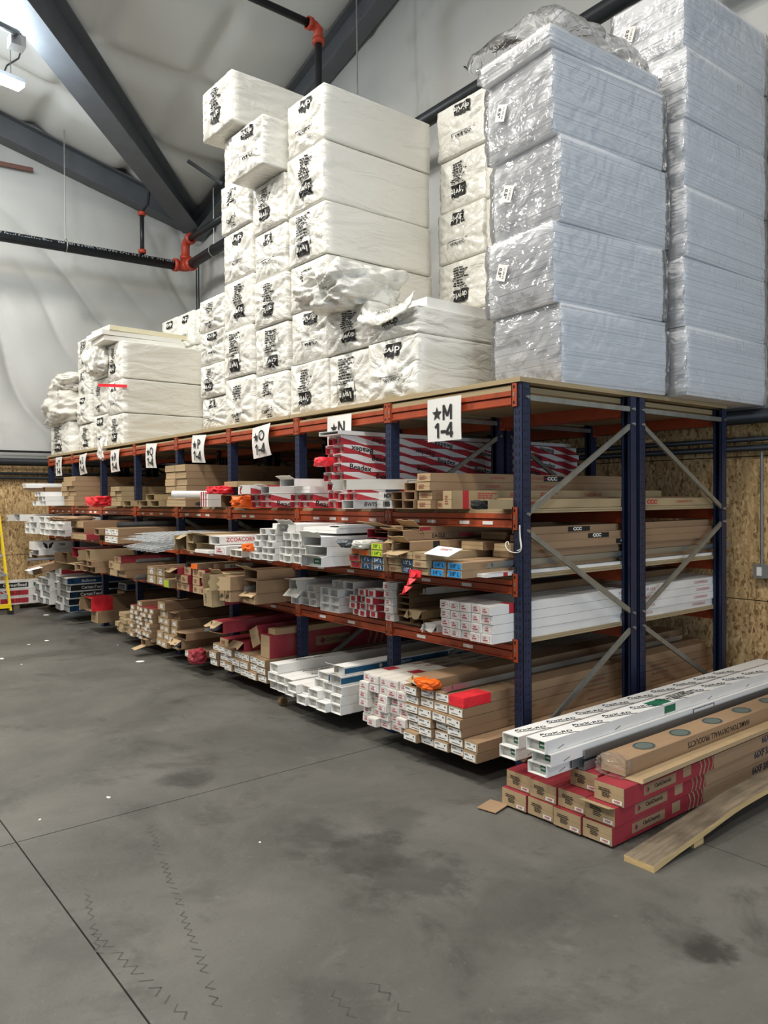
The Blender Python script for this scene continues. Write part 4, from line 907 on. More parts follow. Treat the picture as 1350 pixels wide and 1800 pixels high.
# ---------------- bay M, second shelf: small boxes with coloured size labels
z = ZL[2]
x0, wv, hv = -1.205, .136, .046
spec = [('red',['red','red','orange']),('1" L',['b','b','green']),('3/4" L',['b','b','lime','lime']),('k',['k','k','k']),('1/2" L',['b','b','k']),('k',['k','k','k']),('1/4" L',['c','c']),('3/8" L',['c','c'])]
names = {'red':'tan carton with red end label','orange':'tan carton with orange end','b':'tan carton with navy size label','green':'tan carton with orange and green end','lime':'tan carton with lime size label','k':'plain kraft-ended tan carton','c':'tan carton with sky-blue size label'}
for c,(tx,rows_) in enumerate(spec):
    wc = wv if c != 6 else .125
    for r,kd in enumerate(rows_):
        lab = {'red':'redlab','orange':'orange','b':None,'green':'orange','lime':None,'k':'brown','c':None}[kd]
        o = carton((x0+wv*(c+.5),-.40+.03*(c>=6)+rs.uniform(-.015,.015)-.02*(c in(1,2)),z+r*(hv+.001)),wc-.006,hv,2.9,'tan' if kd!='k' else 'kraft',f'{names[kd]}, {ORD[r]} up, {ORD[c]} from left, bay M second shelf','size-labelled cartons on bay M second shelf',False,lab)
        if kd in 'bcl' or kd=='lime':
            bgm = {'b':blued,'c':cyan,'lime':lime}[kd]; rect(o,wc-.006,hv,-.055,.055,.004,hv-.004,bgm,'front','size_label')
            text(tx if kd!='lime' else ('1 1/4" L','7/8" L')[r%2],.034,paper if kd=='b' else black,o,(0,-.0022,hv*.5),FRONT,0,.0003,'size_mark')
        elif kd=='red': text('1 1/4',.03,black,o,(0,-.003,hv*.5),FRONT,0,0,'size_mark')
        elif kd=='green': rect(o,wc-.006,hv,.005,.055,.004,hv-.004,green,'front','green_label')
crumple('grey_roll',(x0+.06,-.36,z+.175),(.15,.30,.06),steeld,'dark grey plastic roll over the orange-ended carton, bay M second shelf','roll',12,.15)
crumple('clear_bag',(x0+.20,-.40,z+.172),(.12,.20,.06),wrapg,'clear bagged bundle over the orange and green carton end, bay M second shelf','bag',13,.15)
carton((x0+.20,-.30,z+.21),.26,.06,2.8,'red','torn red-ended carton above the bagged bundle, bay M second shelf',None,True)
carton((x0+.43,-.34,z+.205),.16,.065,2.8,'tan','torn tan carton crammed with steel, bay M second shelf',None,True,flap=(('t',-.3,.07),('b',.5,.04)))
o = carton((-.66,-.38,z+.142),.16,.06,2.9,'tan','tan carton with black tape band and torn flap, bay M second shelf',None,True,flap=(('b',.2,.11),('t',-.6,.07),('l',-.6,.06))); rect(o,.16,.06,.20,.26,0,.06,black,'right','black_tape')
o = carton((-.78,-.16,z+.206),.18,.044,2.8,'tan','tan carton with hand-written EAGLE on its side, bay M second shelf',None,True,flap=(('t',-.5,.06),)); text('EAGLE',.042,black,o,(.0915,.13,.022),RIGHT,0,.0005,'handwriting',shear=.15); rect(o,.18,.044,.32,.48,.008,.036,redink,'right','stamp')
o = carton((-.78,-.20,z+.2515),.18,.042,2.8,'tan','long tan carton with red edge topmost under the orange beam, bay M second shelf',None,True,flap=(('t',-.7,.07),('l',-.9,.08))); rect(o,.18,.042,.0,.10,.015,.038,redp,'right','red_patch')
carton((-1.0,-.26,z+.245),.20,.045,2.8,'kraft','kraft carton with ragged raised lid near the post, bay M second shelf',None,True,flap=(('t',-.25,.16),))
for q,(x_,z_,w_) in enumerate(((-.42,.142,.20),(-.20,.095,.26),(-.42,.20,.22))):
    o = carton((x_,.02+.1*q,z+z_),w_,.055,2.75-.25*q,'tan',('flat tan carton behind the tape-banded one, bay M second shelf','flat tan carton over the sky-blue labelled ends, bay M second shelf','flat tan carton set back high on bay M second shelf')[q],None)
for q,(y_,z_) in enumerate(((1.05,.018),(1.35,.10),(.95,.155))):
    pass
def ccc(o,w,h,y_,mt=black,ink=paper):
    rect(o,w,h,y_,y_+.24,h*.15,h*.85,mt,'right','logo_panel'); text('CCC',h*.62,ink,o,(w/2+.0022,y_+.10,h*.5),RIGHT,0,.002,'logo_mark',wide=1.5)
for q,(x_,z_,ys) in enumerate(((-.12,.150,(.75,)),(-.14,.205,(.35,1.6)),(-.16,.258,(.15,)),(-.12,.046*2+.003,(1.05,)))):
    pass
tops = [(-.115,-.02,.148,.14,1.10),(-.13,.15,.196,.15,.62),(-.17,.22,.244,.16,.38)]
for q,(x_,y_,z_,w_,cy_) in enumerate(tops):
    o = carton((x_,y_,z+z_),w_,.047,2.55,'tan',('tan carton with black CCC panel, lowest of three at the end frame, second shelf','tan carton with black CCC panel, middle of three at the end frame, second shelf','tan carton with black CCC panel, top of three at the end frame, second shelf')[q],'CCC cartons at the end frame')
    ccc(o,w_,.047,cy_)
angle_bundle('steel_angle',(-.055,-.20,z+.050),3,2.9,'bright grey steel angles along the end frame, bay M second shelf',steel,.03)
o = carton((-.09,-.24,z+.001),.075,.022,2.7,'white','thin white strip box with red band beside the sky-blue labels, second shelf',None); rect(o,.075,.022,.16,.2,0,.022,redb,'right','red_band')
p_ = (-.31,-.37,z+.1)
m = MB(); m.box(-.10,.10,-.06,.08,0,.003); o = m.build('paper_card',paper); o.location = (-.30,-.36,z+.150); o.rotation_euler=(.30,.05,.1); tag(o,'white paper card propped on the sky-blue labelled cartons','card')
m = MB(); greek(m,-.04,.05,0,.03,2,0,random.Random(2)); ob('top_print',m.mesh('top_print',[redink]),o,Matrix.Translation((0,.02,.0042)))
m = MB()
rt2 = random.Random(4); pp = [Vector((-.50,-.42,z+.03)),Vector((-.48,-.45,z-.02)),Vector((-.51,-.46,z-.07)),Vector((-.54,-.47,z-.12)),Vector((-.59,-.46,z-.135))]
for a,c in zip(pp,pp[1:]):
    m.add([a+Vector((-.03,0,0)),a+Vector((.035,.01,0)),c+Vector((.03,-.008,.012)),c+Vector((-.02,.006,0))],[(0,1,2,3)])
m.add([(-.53,-.425,z+.035),(-.42,-.425,z+.03),(-.42,-.43,z-.01),(-.53,-.43,z-.02)],[(0,1,2,3)])
o = m.build('red_ribbon',redtape); sm = o.modifiers.new('thick','SOLIDIFY'); sm.thickness = .003; tag(o,'bright red plastic ribbon hanging below bay M second shelf','ribbon')
# ---------------- bay N, second shelf: white cartons with green inner labels
stack('N',2,'green-labelled open white carton',(486,986),(454,983),4,[1,4,5,5],.050,2.9,'white',True,'green',x0=-2.46,x1=-2.06,y=-.51,jit=.02,tagw=' left')
carton((-2.10,-.45,z+.2535),.17,.038,2.8,'white','long white carton topping the left green-label pile, bay N second shelf',None)
stack('N',2,'green-labelled open white carton',(0,0),(0,0),4,[2,4,4,4],.057,2.9,'white',True,'green',x0=-2.03,x1=-1.60,y=-.50,jit=.02,tagw=' right')
for q in range(3):
    carton((-1.45,-.56+.05*(q==1),z+.072*q+.0005),.24,.070,2.9,'white',f'torn white carton with gaping flaps, {ORD[q]} up beside the post, bay N second shelf','torn white cartons by the post',True,flap=((('t',-.4,.05),('l',-.7,.05)),(('t',-.2,.04),('l',-.5,.05)),(('l',-.8,.06),('t',-.9,.05)))[q],lab='green' if q==0 else None)
carton((-1.56,-.42,z+.2325),.44,.04,2.9,'white','wide white carton lying on top of the torn ones, bay N second shelf',None)
carton((-1.93,-.46,z+.231),.22,.06,2.85,'white','white carton torn open at the end, topmost by the right pile, bay N',None,True,flap=(('t',-.6,.07),('r',.6,.06),('l',-.5,.06)))
o = carton((-1.40,-.40,z+.273),.13,.020,2.6,'grey','grey plastic channel lying on the white cartons near the post',None,True)
crumple('orange_wrap',(-2.49,-.50,z+.088),(.09,.08,.06),orangef,'orange tape wrapped round a carton end left of the green-label cartons','wrap',5)
# ---------------- bay O, second shelf
stack('O',2,'tan carton with dark mouth',(338,969),(323,968),1,2,.085,2.9,'kraft',True,x0=-3.70,x1=-3.48,y=-.50)
o = carton((-3.34,-.50,z+.085),.24,.075,2.9,'kraft','torn kraft carton showing grey steel, bay O second shelf',None,True,flap=(('t',-.3,.10),('l',-.6,.08)))
o = carton((-3.11,-.50,z+.085),.20,.075,2.8,'grey','grey carton printed ZCOACORN10 on its side, bay O second shelf',None,True); text('ZCOACORN10',.052,redb,o,(.1015,.24,.04),RIGHT,0,.001)
o = carton((-3.0,-.50,z),.22,.078,2.9,'white','white carton with barcode label and pink end, bay O second shelf',None,lab='redink'); rect(o,.22,.078,.12,.32,.015,.065,black,'right','label_frame'); rect(o,.2202,.078,.128,.312,.02,.06,paper,'right','side_label')
m = MB(); [m.quad((.1125,.14+.013*q,.026),(.1125,.146+.013*q,.026),(.1125,.146+.013*q,.054),(.1125,.14+.013*q,.054)) for q in range(12)]; m.build('barcode',black,o)
carton((-3.27,-.55,z+.003),.28,.03,2.5,'white','flat white trim strip at the front edge, bay O second shelf',None)
carton((-3.27,-.42,z+.035),.26,.046,2.8,'kraft','kraft carton between the strip and the torn one, bay O second shelf',None)
stack('O',2,'small pale open carton',(0,0),(0,0),2,[1,1],.06,2.8,'dusty',True,x0=-2.80,x1=-2.57,y=-.52)
# ---------------- bay P, second shelf: bundle of expanded metal lath
def lath(p, n=7):
    t = thing('metal_lath_bundle', p, 'bundle of silver expanded metal lath spilling over the second shelf', 'mesh'); r = random.Random(9)
    for k in range(n):
        m = MB(); W, L_ = .76, 2.7; nx, ny = 11, 9; z_ = .012+.022*k; st = r.uniform(-.08,.08)
        dr = lambda y: (-.10*max(0,(.15-y)/.6)**1.5)*(1 if k < 3 else .3)
        for i in range(nx):
            for j in range(ny):
                x = -W/2+W*i/nx; y = -.16+st+j*.075; xx = x+W/nx/2
                for (ax,ay),(bx,by) in (((x,y),(xx,y+.037)),((xx,y+.037),(x+W/nx,y)),((x,y+.075),(xx,y+.037)),((xx,y+.037),(x+W/nx,y+.075))):
                    m.bar((ax,ay,z_+dr(ay)+.004*math.sin(ax*40)),(bx,by,z_+dr(by)),.004,.005)
        m.box(-W/2,W/2,.5,L_,z_-.006,z_+.006); o = m.build('lath_sheet', lathm, t); o['kind']='stuff'
lath((-4.38,-.50,z))
carton((-4.88,-.46,z),.09,.07,2.7,'kraft','small kraft carton beside the metal lath bundle, bay P second shelf',None)
carton((-3.90,-.44,z),.14,.14,2.7,'kraft','crushed kraft carton between lath and kraft pair, bay P second shelf',None,True,flap=(('l',-.5,.1),('t',.4,.08)))
# ---------------- bays Q to T, second shelf
stack('Q',2,'red-banded tan carton',(210,956),(182,953),2,2,.085,2.8,'tan',lab='white',x0=-5.80,x1=-5.36,y=-.55,lw=.9,lh=.8)
stack('Q',2,'tan carton with white end',(0,0),(0,0),2,[2,2],.075,2.7,'tan',True,x0=-6.18,x1=-5.84,y=-.52,jit=.04)
for x_,q in ((-5.47,0),(-5.47,1)): pass
angle_bundle('steel_angle',(-5.55,-.50,z+.173),5,2.6,'dark steel strips over the red-banded cartons, bay Q second shelf',steeld,.035)
o = carton((-6.75,-.56,z),.6,.07,2.8,'red','wide red-lidded carton, lowest of three, bay R second shelf',None)
carton((-6.90,-.52,z+.072),.5,.07,2.8,'tan','wide tan carton, middle of three, bay R second shelf',None,True)
carton((-7.0,-.50,z+.144),.5,.08,2.8,'tan','wide tan carton with pink lid, top of three, bay R second shelf',None)
crumple('cardboard_scrap',(-7.18,-.50,z+.252),(.35,.5,.06),card,'crumpled brown cardboard lid over the pink-lidded carton, bay R','box',21)
stack('S',2,'white open-ended tube carton',(125,946),(80,940),4,3,.085,2.8,'white',True,'blackink',x0=-8.74,x1=-7.64,y=-.50,jit=.04)
stack('T',2,'white open-ended tube carton',(0,0),(0,0),3,[2,2,3],.085,2.8,'white',True,'blackink',x0=-9.55,x1=-8.86,y=-.52,jit=.05)
carton((-9.78,-.55,z+.174),.24,.10,2.9,'white','white carton with wide black mouth jutting out, far end of bay T',None,True,flap=(('l',-.2,.14),('t',-.5,.04)))
# ---------------- bay M, third shelf
z = ZL[3]
sbp = print_side((('* SUPERBOND',.62),('* STANDARD FLANGE',.52)),.026,redink,0.)
s_, g = stack('M',3,'tan carton with orange-brown end print',(782,896),(746,896),1,4,.060,2.3,'tan',lab='brown',x0=-.76,x1=-.62,y=-.16,jit=.025)
for r in (2,3): sbp(s_[(0,r)],g[4]-.004,.0585,r)
ccc(s_[(0,3)],g[4]-.004,.0585,1.15)
carton((-.575,-.11,z),.075,.055,2.4,'tan','pale-ended tan carton at the foot of the print-ended pile, bay M third shelf',None,lab='brown')
o = carton((-.485,-.14,z),.085,.120,2.45,'kraft','tall narrow kraft carton with red band round its end, bay M third shelf',None,lab='brown',lw=.6); rect(o,.085,.120,.10,.155,0,.12,redb,'right','red_band'); text('BIT 40ST45PCS',.035,redink,o,(.044,1.5,.09),RIGHT,PI)
for q_ in range(3):
    m = MB(); greek(m,-.10,.10,-.022,.022,3,0,random.Random(q_)); ob('side_print', m.mesh('side_print',[redink]), o, M3((.0440,.34+.32*q_,.085),RIGHT))
carton((-.34,.25,z),.15,.07,2.3,'tan','tan carton set back in the gap behind the open kraft mouth, bay M third shelf',None)
o = carton((-.105-.0,-.22,z+.0015),.115,.058,2.9,'kraft','kraft carton with dark open mouth at the end frame, bay M third shelf',None,True); 
text('* SUPERBOND',.028,redink,o,(.0590,.42,.03),RIGHT,0,.0004); text('CCC',.042,redb,o,(.0590,1.75,.03),RIGHT,0,.002,wide=1.5); text('CORNERBEAD 10 FT',.026,redink,o,(.0590,2.2,.03),RIGHT); rect(o,.115,.058,2.72,2.76,0,.058,redb,'right','red_band')
o.location.x = -.10; bpy.context.view_layer.update()
crumple('black_wrap',(-.105,-.235,z+.03),(.10,.06,.05),rubber,'black plastic stuffed in the open kraft carton mouth, bay M third shelf','wrap',30)
stack('M',3,'torn tan carton',(0,0),(0,0),2,[2,3],.060,2.5,'tan',True,x0=-1.02,x1=-.775,y=-.15,jit=.03)
o = carton((-1.12,-.16,z),.17,.058,2.5,'white','white-ended open carton with black lettering, lower, beside the post, third shelf',None); text('1BB',.05,black,o,(.03,-.002,.03),FRONT,0,.002)
o = carton((-1.12,-.14,z+.06),.17,.058,2.5,'white','white-ended open carton with black lettering, upper, beside the post, third shelf',None); text('NCVE',.04,black,o,(.03,-.002,.03),FRONT,0,.002)
# ---------------- bay N, third shelf: the red and white striped cartons
def beadex(o,w,h,r):
    for q in range(4):
        text('Beadex',.058,black,o,(w/2+.0012,.16+.23*(r%2)+.46*q*1.5+rs.uniform(-.03,.03),h*.45),RIGHT,(-.10 if r<6 else PI-.10),.0012,'brand_print',wide=1.25)
    rect(o,w,h,2.02,2.20,h*.2,h*.75,redb,'right','red_panel')
stack('N',3,'red and white striped carton',(603,896),(585,896),2,[8,8],.0695,2.9,'stripe',True,'redlab',x0=-1.85,x1=-1.62,y=-.15,jit=.03,side=beadex)
m = carton((-1.72,-.22,z+8*.0702),.26,.030,2.8,'white','flat white channel lying on top of the striped cartons',None,True)
crumple('red_tape_roll',(-1.79,-.22,z+.36),(.13,.12,.07),redtape,'red taped torn carton end in the middle of the striped cartons','wrap',31,.15)
stack('N',3,'loose striped carton',(0,0),(0,0),2,[2,3],.058,2.8,'stripe',True,'redlab',x0=-1.52,x1=-1.31,y=-.28,jit=.04,tagw=' front')
c0 = at(606,862,y=-.45); 
o = carton((c0.x,-.45,z+.135),.12,.072,.66,'dusty','battered white carton with ragged dark mouth lying across the post front',None,True,rz=-.40,flap=(('l',-.5,.10),)); rect(o,.12,.072,.44,.52,.01,.062,greyink,'right','label_frame'); rect(o,.1204,.072,.446,.514,.016,.056,paper,'right','side_label')
o = carton((-1.30+.02,-.36,z+.0),.14,.062,.34,'white','short white carton with scrawled BW 9510 on its side by the post',None,True); text('BW9510',.045,black,o,(.0712,.17,.03),RIGHT,0,.0005,'handwriting',shear=.2)
# ---------------- bay O, third shelf
stack('O',3,'striped carton lying low',(580,896),(520,898),2,[2,2],.058,2.9,'stripe',True,'redlab',x0=-2.28,x1=-1.95,y=-.12,side=beadex) if False else None
s_,g = stack('N',3,'low striped carton',(0,0),(0,0),2,[2,2],.058,2.9,'stripe',True,'redlab',x0=-2.33,x1=-2.0,y=-.20,jit=.02,side=beadex,tagw=' left')
carton((-2.10,-.22,z+.1185),.22,.055,2.9,'white','white carton on the low striped pair, lower of two, bay N third shelf',None)
carton((-2.20,-.30,z+.175),.22,.062,2.9,'white','long white carton over the low striped pair, topmost, bay N third shelf',None,True,flap=(('t',-.5,.05),))
s_,g = stack('O',3,'low striped carton',(0,0),(0,0),2,[2,2],.060,2.9,'stripe',True,'redlab',x0=-2.92,x1=-2.57,y=-.26,jit=.05,side=beadex)
carton((-2.85,-.33,z+.122),.20,.075,2.9,'stripe','red and white striped carton with open white mouth topping bay O third shelf',None,True,flap=(('r',.8,.08),))
carton((-2.60-.06,-.24,z+.122),.14,.06,2.7,'white','white carton with raised lid beside the striped top carton, bay O',None,True,flap=(('t',-.3,.07),))
crumple('orange_wrap',(-3.14,-.02,z+.050),(.24,.5,.11),orangef,'orange plastic bundle on bay O third shelf','wrap',6)
o = carton((-3.42,-.22,z),.22,.115,2.8,'tand','brown carton with blue tape band, left of the orange bundle, bay O',None,True); rect(o,.22,.115,.3,.36,0,.115,bluep,'right','blue_tape')
carton((-3.22,-.15,z+.12),.2,.07,2.8,'white','small white carton above the orange bundle, bay O third shelf',None)
carton((-3.45,-.16,z+.19),.26,.055,2.8,'kraft','kraft carton with blue tape topping bay O third shelf',None)
crumple('red_tape_roll',(-3.58,-.2,z+.165),(.25,.2,.07),redtape,'dark torn bundle with red tape above the brown carton, bay O','wrap',33,.3)
# ---------------- bay P, third shelf
for q in range(2):
    o = carton((-3.98,-.18,z+.078*q),.17,.076,2.8,'white',f'white carton with maroon bands on its side, {("lower","upper")[q]}, bay P third shelf',None)
    for k in range(3): rect(o,.17,.076,.16+.11*k,.22+.11*k,0,.076,redp,'right','maroon_band'); 
    for k in range(3): rect(o,.17,.076,-.07+.05*k,-.045+.05*k,0,.076,redp,'front','maroon_band')
m = MB(); m.tube([(-4.12,-.45,z+.13),(-4.12,1.9,z+.12)],.034,14); tag(m.build('white_tube',white,None,True),'long white tube lying left of the maroon-banded cartons','tube')
carton((-4.12,-.12,z),.09,.09,2.6,'tand','narrow dark carton under the long white tube, bay P third shelf',None)
angle_bundle('steel_angle',(-4.25,-.14,z+.005),3,2.5,'dark trim strips lying low beside the kraft wall, bay P third shelf',steeld,.03)
# kraft wall of long cartons, bay P left half
s_,g = stack('P',3,'long kraft carton',(302,894),(263,895),2,[6,6],.0745,2.9,'tan',x0=-4.96,x1=-4.44,y=-.16,jit=.015)
for r in (1,4,5):
    for q in range(1):
        text('(C)',.05,black,s_[(1,r)],(g[4]/2,.75+.05*r,.037),RIGHT)
# ---------------- bays Q, R, S, T third shelf
stack('Q',3,'low tan carton with torn end',(0,0),(0,0),4,[1,1,2,1],.07,2.7,'kraft',True,x0=-6.18,x1=-5.15,y=-.16,jit=.05)
stack('R',3,'pale kraft carton',(0,0),(0,0),2,[4,4],.062,2.8,'kraft',x0=-6.75,x1=-6.40,y=-.16,jit=.03)
carton((-6.9,-.14,z),.24,.07,2.7,'redend','red taped carton lying low, bay R third shelf',None)
crumple('red_tape_roll',(-7.05,-.2,z+.06),(.5,.25,.13),redtape,'red plastic wrapped bundle at the foot of the tall tan cartons, bay R','wrap',35,.25)
s_,g = stack('S',3,'tall-piled wide tan carton',(122,893),(90,891),2,[6,6],.070,2.7,'tan',x0=-8.66,x1=-8.10,y=-.20,jit=.03)
for r in (1,2,3,4): text('TRIM-TEX',.055,black,s_[(1,r)],(g[4]/2,.45+.12*r,.035),RIGHT,.12*(r%2),.001)
stack('T',3,'white tube carton end',(0,0),(0,0),4,[2,3,3,2],.070,2.8,'white',True,'blackink',x0=-9.55,x1=-8.87,y=-.35,jit=.08)
o = carton((-9.6,-.48,z+.212),.22,.06,3.0,'tan','tan carton with bright red band jutting from the end, bay T third shelf',None); rect(o,.22,.06,.42,.52,0,.06,redtape,'right','red_band')
for q in range(2):
    o = carton((-9.55-.04*q,-.50,z+.274+.037*q),.2,.035,3.0,'white',f'white trim strip with red tip, {("lower","upper")[q]}, jutting from bay T third shelf',None); rect(o,.2,.035,.75,.85,0,.035,redtape,'right','red_band')
carton((-9.25,-.3,z+.212),.16,.07,2.7,'tand','dark open carton behind the white strips, bay T third shelf',None,True)
# ============================================================ WRAPPED FOAM PACKS ON THE TOP DECK
def rdg(v): return 1-2*abs(v)
def front_f(sd, x, z, W, H):
    """how far the gathered film at the end of a pack stands out, at x (from middle), z (from base)"""
    cx, cz = ((sd*37)%7-3)*.02*W, H*(.40+.05*((sd*13)%5-2))
    u, v = (x-cx)/(W/2), (z-cz)/(H/2); rho = math.hypot(u,v); th = math.atan2(v,u)
    e = min(1, rho*2.2); edge = max(0, 1-max(abs(x)/(W/2), abs(z-H/2)/(H/2)))
    env = min(1, edge*4)
    d = .022*math.exp(-(rho/.6)**2) - .030*math.exp(-(rho/.15)**2)
    d += .015*rdg(1.5*noise.noise(Vector((th*3.6, rho*.5, sd*5.7)))) * e
    d += .010*rdg(1.6*noise.noise(Vector((th*8.0+sd, rho*.9, sd*1.3)))) * e
    d += .012*noise.noise(Vector((x*4, z*4, sd*2.2))) + .006*rdg(1.5*noise.noise(Vector((x*9, z*9, sd*4.4))))
    return d*env
def pack_mesh(sd, W=.6, D=1.2, H=.455, mt=None, rough=1.0):
    m = MB(); nx, ny, nz = 34, 14, 28; vs = {}
    def V(i,j,k):
        key = (i,j,k)
        if key in vs: return vs[key]
        x, y, z = (i/nx-.5)*W, j/ny*D, k/nz*H
        px, py, pz = x, y, z; R_ = .014
        q = Vector((max(-W/2+R_,min(W/2-R_,x)), max(R_,min(D-R_,y)), max(R_,min(H-R_,z))))
        dv = Vector((x,y,z))-q
        if dv.length > 1e-6:
            ax = sum(1 for c in dv if abs(c) > 1e-6)
            if ax > 1: v_ = q+dv.normalized()*R_; px,py,pz = v_
        if j == 0: py -= front_f(sd, x, z, W, H)*rough
        elif j == ny: py += front_f(sd+9, x, z, W, H)*rough
        if i in (0,nx) and 0 < k < nz:
            s = 1 if i else -1
            a = y/D; rad = math.atan2(z-H*.5, a+.12); 
            px += s*(.014*rdg(1.4*noise.noise(Vector((rad*3.2, a*.5, sd*3.3+s))))*max(.25,1-a*.8) + .014*noise.noise(Vector((y*1.5,z*3,sd+s))) - .004)*min(1,min(k,nz-k)/2)
        if k == nz: pz += (.006*noise.noise(Vector((x*4,y*3,sd))) - .006)
        if k == 0: pz = max(pz, 0)
        if mt is not None: pass
        vs[key] = len(m.v); m.v.append((px,py,pz)); return vs[key]
    def F(a,b,c,d): m.f.append((a,b,c,d)); m.m.append(0)
    for i in range(nx):
        for k in range(nz):
            F(V(i,0,k),V(i+1,0,k),V(i+1,0,k+1),V(i,0,k+1)); F(V(i,ny,k),V(i,ny,k+1),V(i+1,ny,k+1),V(i+1,ny,k))
    for j in range(ny):
        for k in range(nz):
            F(V(0,j,k),V(0,j,k+1),V(0,j+1,k+1),V(0,j+1,k)); F(V(nx,j,k),V(nx,j+1,k),V(nx,j+1,k+1),V(nx,j,k+1))
        for i in range(nx):
            F(V(i,j,0),V(i,j+1,0),V(i+1,j+1,0),V(i+1,j,0)); F(V(i,j,nz),V(i+1,j,nz),V(i+1,j+1,nz),V(i,j+1,nz))
    return m.mesh('wrapped_foam_pack', wrap, True)
def print_mesh(sd, W=.6, H=.455):
    """ink on the film: fine lines, a black panel with white letters, a second word; laid on the folds"""
    r = random.Random(sd*17+3); m = MB(); kind = sd % 4; up = -1 if kind != 2 else 1
    cx = W*(.02+.06*((sd*5)%3-1)); items = []
    def T(x, z): return (cx + x, H*.5 + z)
    def grid(x0,x1,z0,z1,mi,off,n=6):
        vs = [(x0+(x1-x0)*i/n, off, z0+(z1-z0)*j/n) for j in range(n+1) for i in range(n+1)]
        m.add(vs, [(j*(n+1)+i,j*(n+1)+i+1,(j+1)*(n+1)+i+1,(j+1)*(n+1)+i) for j in range(n) for i in range(n)], mi)
    def word(s, size, x, z, mi, off, roll):
        me = textmesh(s, size, black, size*.02); o = len(m.v); c_, s_ = math.cos(roll), math.sin(roll)
        m.v += [(x+v.co.x*c_-v.co.y*s_, off+.004, z+v.co.x*s_+v.co.y*c_) for v in me.vertices]
        for p in me.polygons: m.f.append(tuple(i+o for i in p.vertices)); m.m.append(mi)
    rl = PI if up < 0 else 0
    def lines(x0,x1,z0,z1,n):
        q = MB(); greek(q, x0,x1,z0,z1,n,0,r); 
        for f in q.f: m.add([(q.v[i][0], .006, q.v[i][1]) for i in f],[(0,1,2,3)],0)
    if kind == 0:
        lines(cx-.09,cx+.10,H*.48,H*.86,8); grid(cx-.085,cx+.095,H*.18,H*.42,0,.006); word('dryvit',.075,cx+.005,H*.30,1,.009,rl); word('EPS INSULATION',.02,cx,H*.45,0,.006,rl)
    elif kind == 1:
        grid(cx-.08,cx+.09,H*.68,H*.90,0,.006); word('dryvit',.07,cx,H*.79,1,.009,rl); word('Outsulation',.040,cx+.02,H*.30,0,.006,rl)
        for a,b_,c,d in ((-.12,.14,.36,.37),(-.12,-.115,.24,.37)): grid(cx+a,cx+b_,H*c,H*d,0,.006,3)
    elif kind == 2:
        lines(cx-.10,cx+.10,H*.52,H*.82,6); word('Outsulation',.048,cx,H*.22,0,.006,rl+.12); lines(cx-.06,cx+.06,H*.06,H*.14,2)
    else:
        lines(cx-.11,cx+.11,H*.40,H*.90,10); grid(cx-.09,cx+.09,H*.10,H*.34,0,.006); word('dryvit',.07,cx,H*.22,1,.009,rl)
        for x_ in (-.125,.12): grid(cx+x_,cx+x_+.004,H*.08,H*.92,0,.006,4)
    m.v = [(x, -front_f(sd,x,z,W,H)-off-.003, z) for (x,off,z) in m.v]
    return m.mesh('printed_text', [black, paper])
PKN = 10
PKM = [pack_mesh(s) for s in range(PKN)]; PRM = [print_mesh(s) for s in range(PKN)]
np_ = [0]
def pack(x0, x1, z0, z1, y, label, group=None, prn=True, D=1.2, v=None, rz=0., mt=None):
    i = np_[0] % PKN if v is None else v; np_[0] += 1
    o = ob('wrapped_foam_pack', PKM[i]); o.location = ((x0+x1)/2, y, z0); o.scale = ((x1-x0)/.6, D/1.2, (z1-z0)/.455); o.rotation_euler = (0,0,rz)
    tag(o, label, 'foam pack', group)
    if prn: ob('printed_text', PRM[i], o)
    return o
WF = 'white film-wrapped foam pack'
def column(x0, x1, zs, y, where, group, prn=True, jy=.02, **kw):
    out = []
    n = len(zs)-1
    for r in range(n):
        pos = f'{ORD[r]} up' if r < n-1 else 'topmost'
        if n == 1: pos = 'single'
        out.append(pack(x0+rs.uniform(-.012,.012), x1+rs.uniform(-.012,.012), zs[r]+.002, zs[r+1], y+rs.uniform(-jy,jy), f'{WF}, {pos} {where}', group, prn, **kw))
    return out
def even(a, b_, n): return [a+(b_-a)*i/n for i in range(n+1)]
# tall front columns over bays N to P
G = 'foam packs in the tall printed wall'
column(-2.79,-2.20, [ZD,2.94,3.40,3.81,4.26,4.77,5.245], .11, 'in the tall column with its long side showing', G)
c_ = column(-3.41,-2.82, even(ZD,5.15,6), .10, 'in the tall column second from the exposed side', G)
c_[5].location.y -= .22; c_[4].location.y -= .03
b_ = column(-4.03,-3.44, even(ZD,5.40,6), .09, 'in the tallest column third from the exposed side', G)
pack(-4.20,-3.56, 5.40, 5.90, -.04, 'white film-wrapped foam pack overhanging at the very top of the tallest column', G)
column(-4.61,-4.06, even(ZD,3.88,4), .10, 'in the low column beside the tallest one', G)
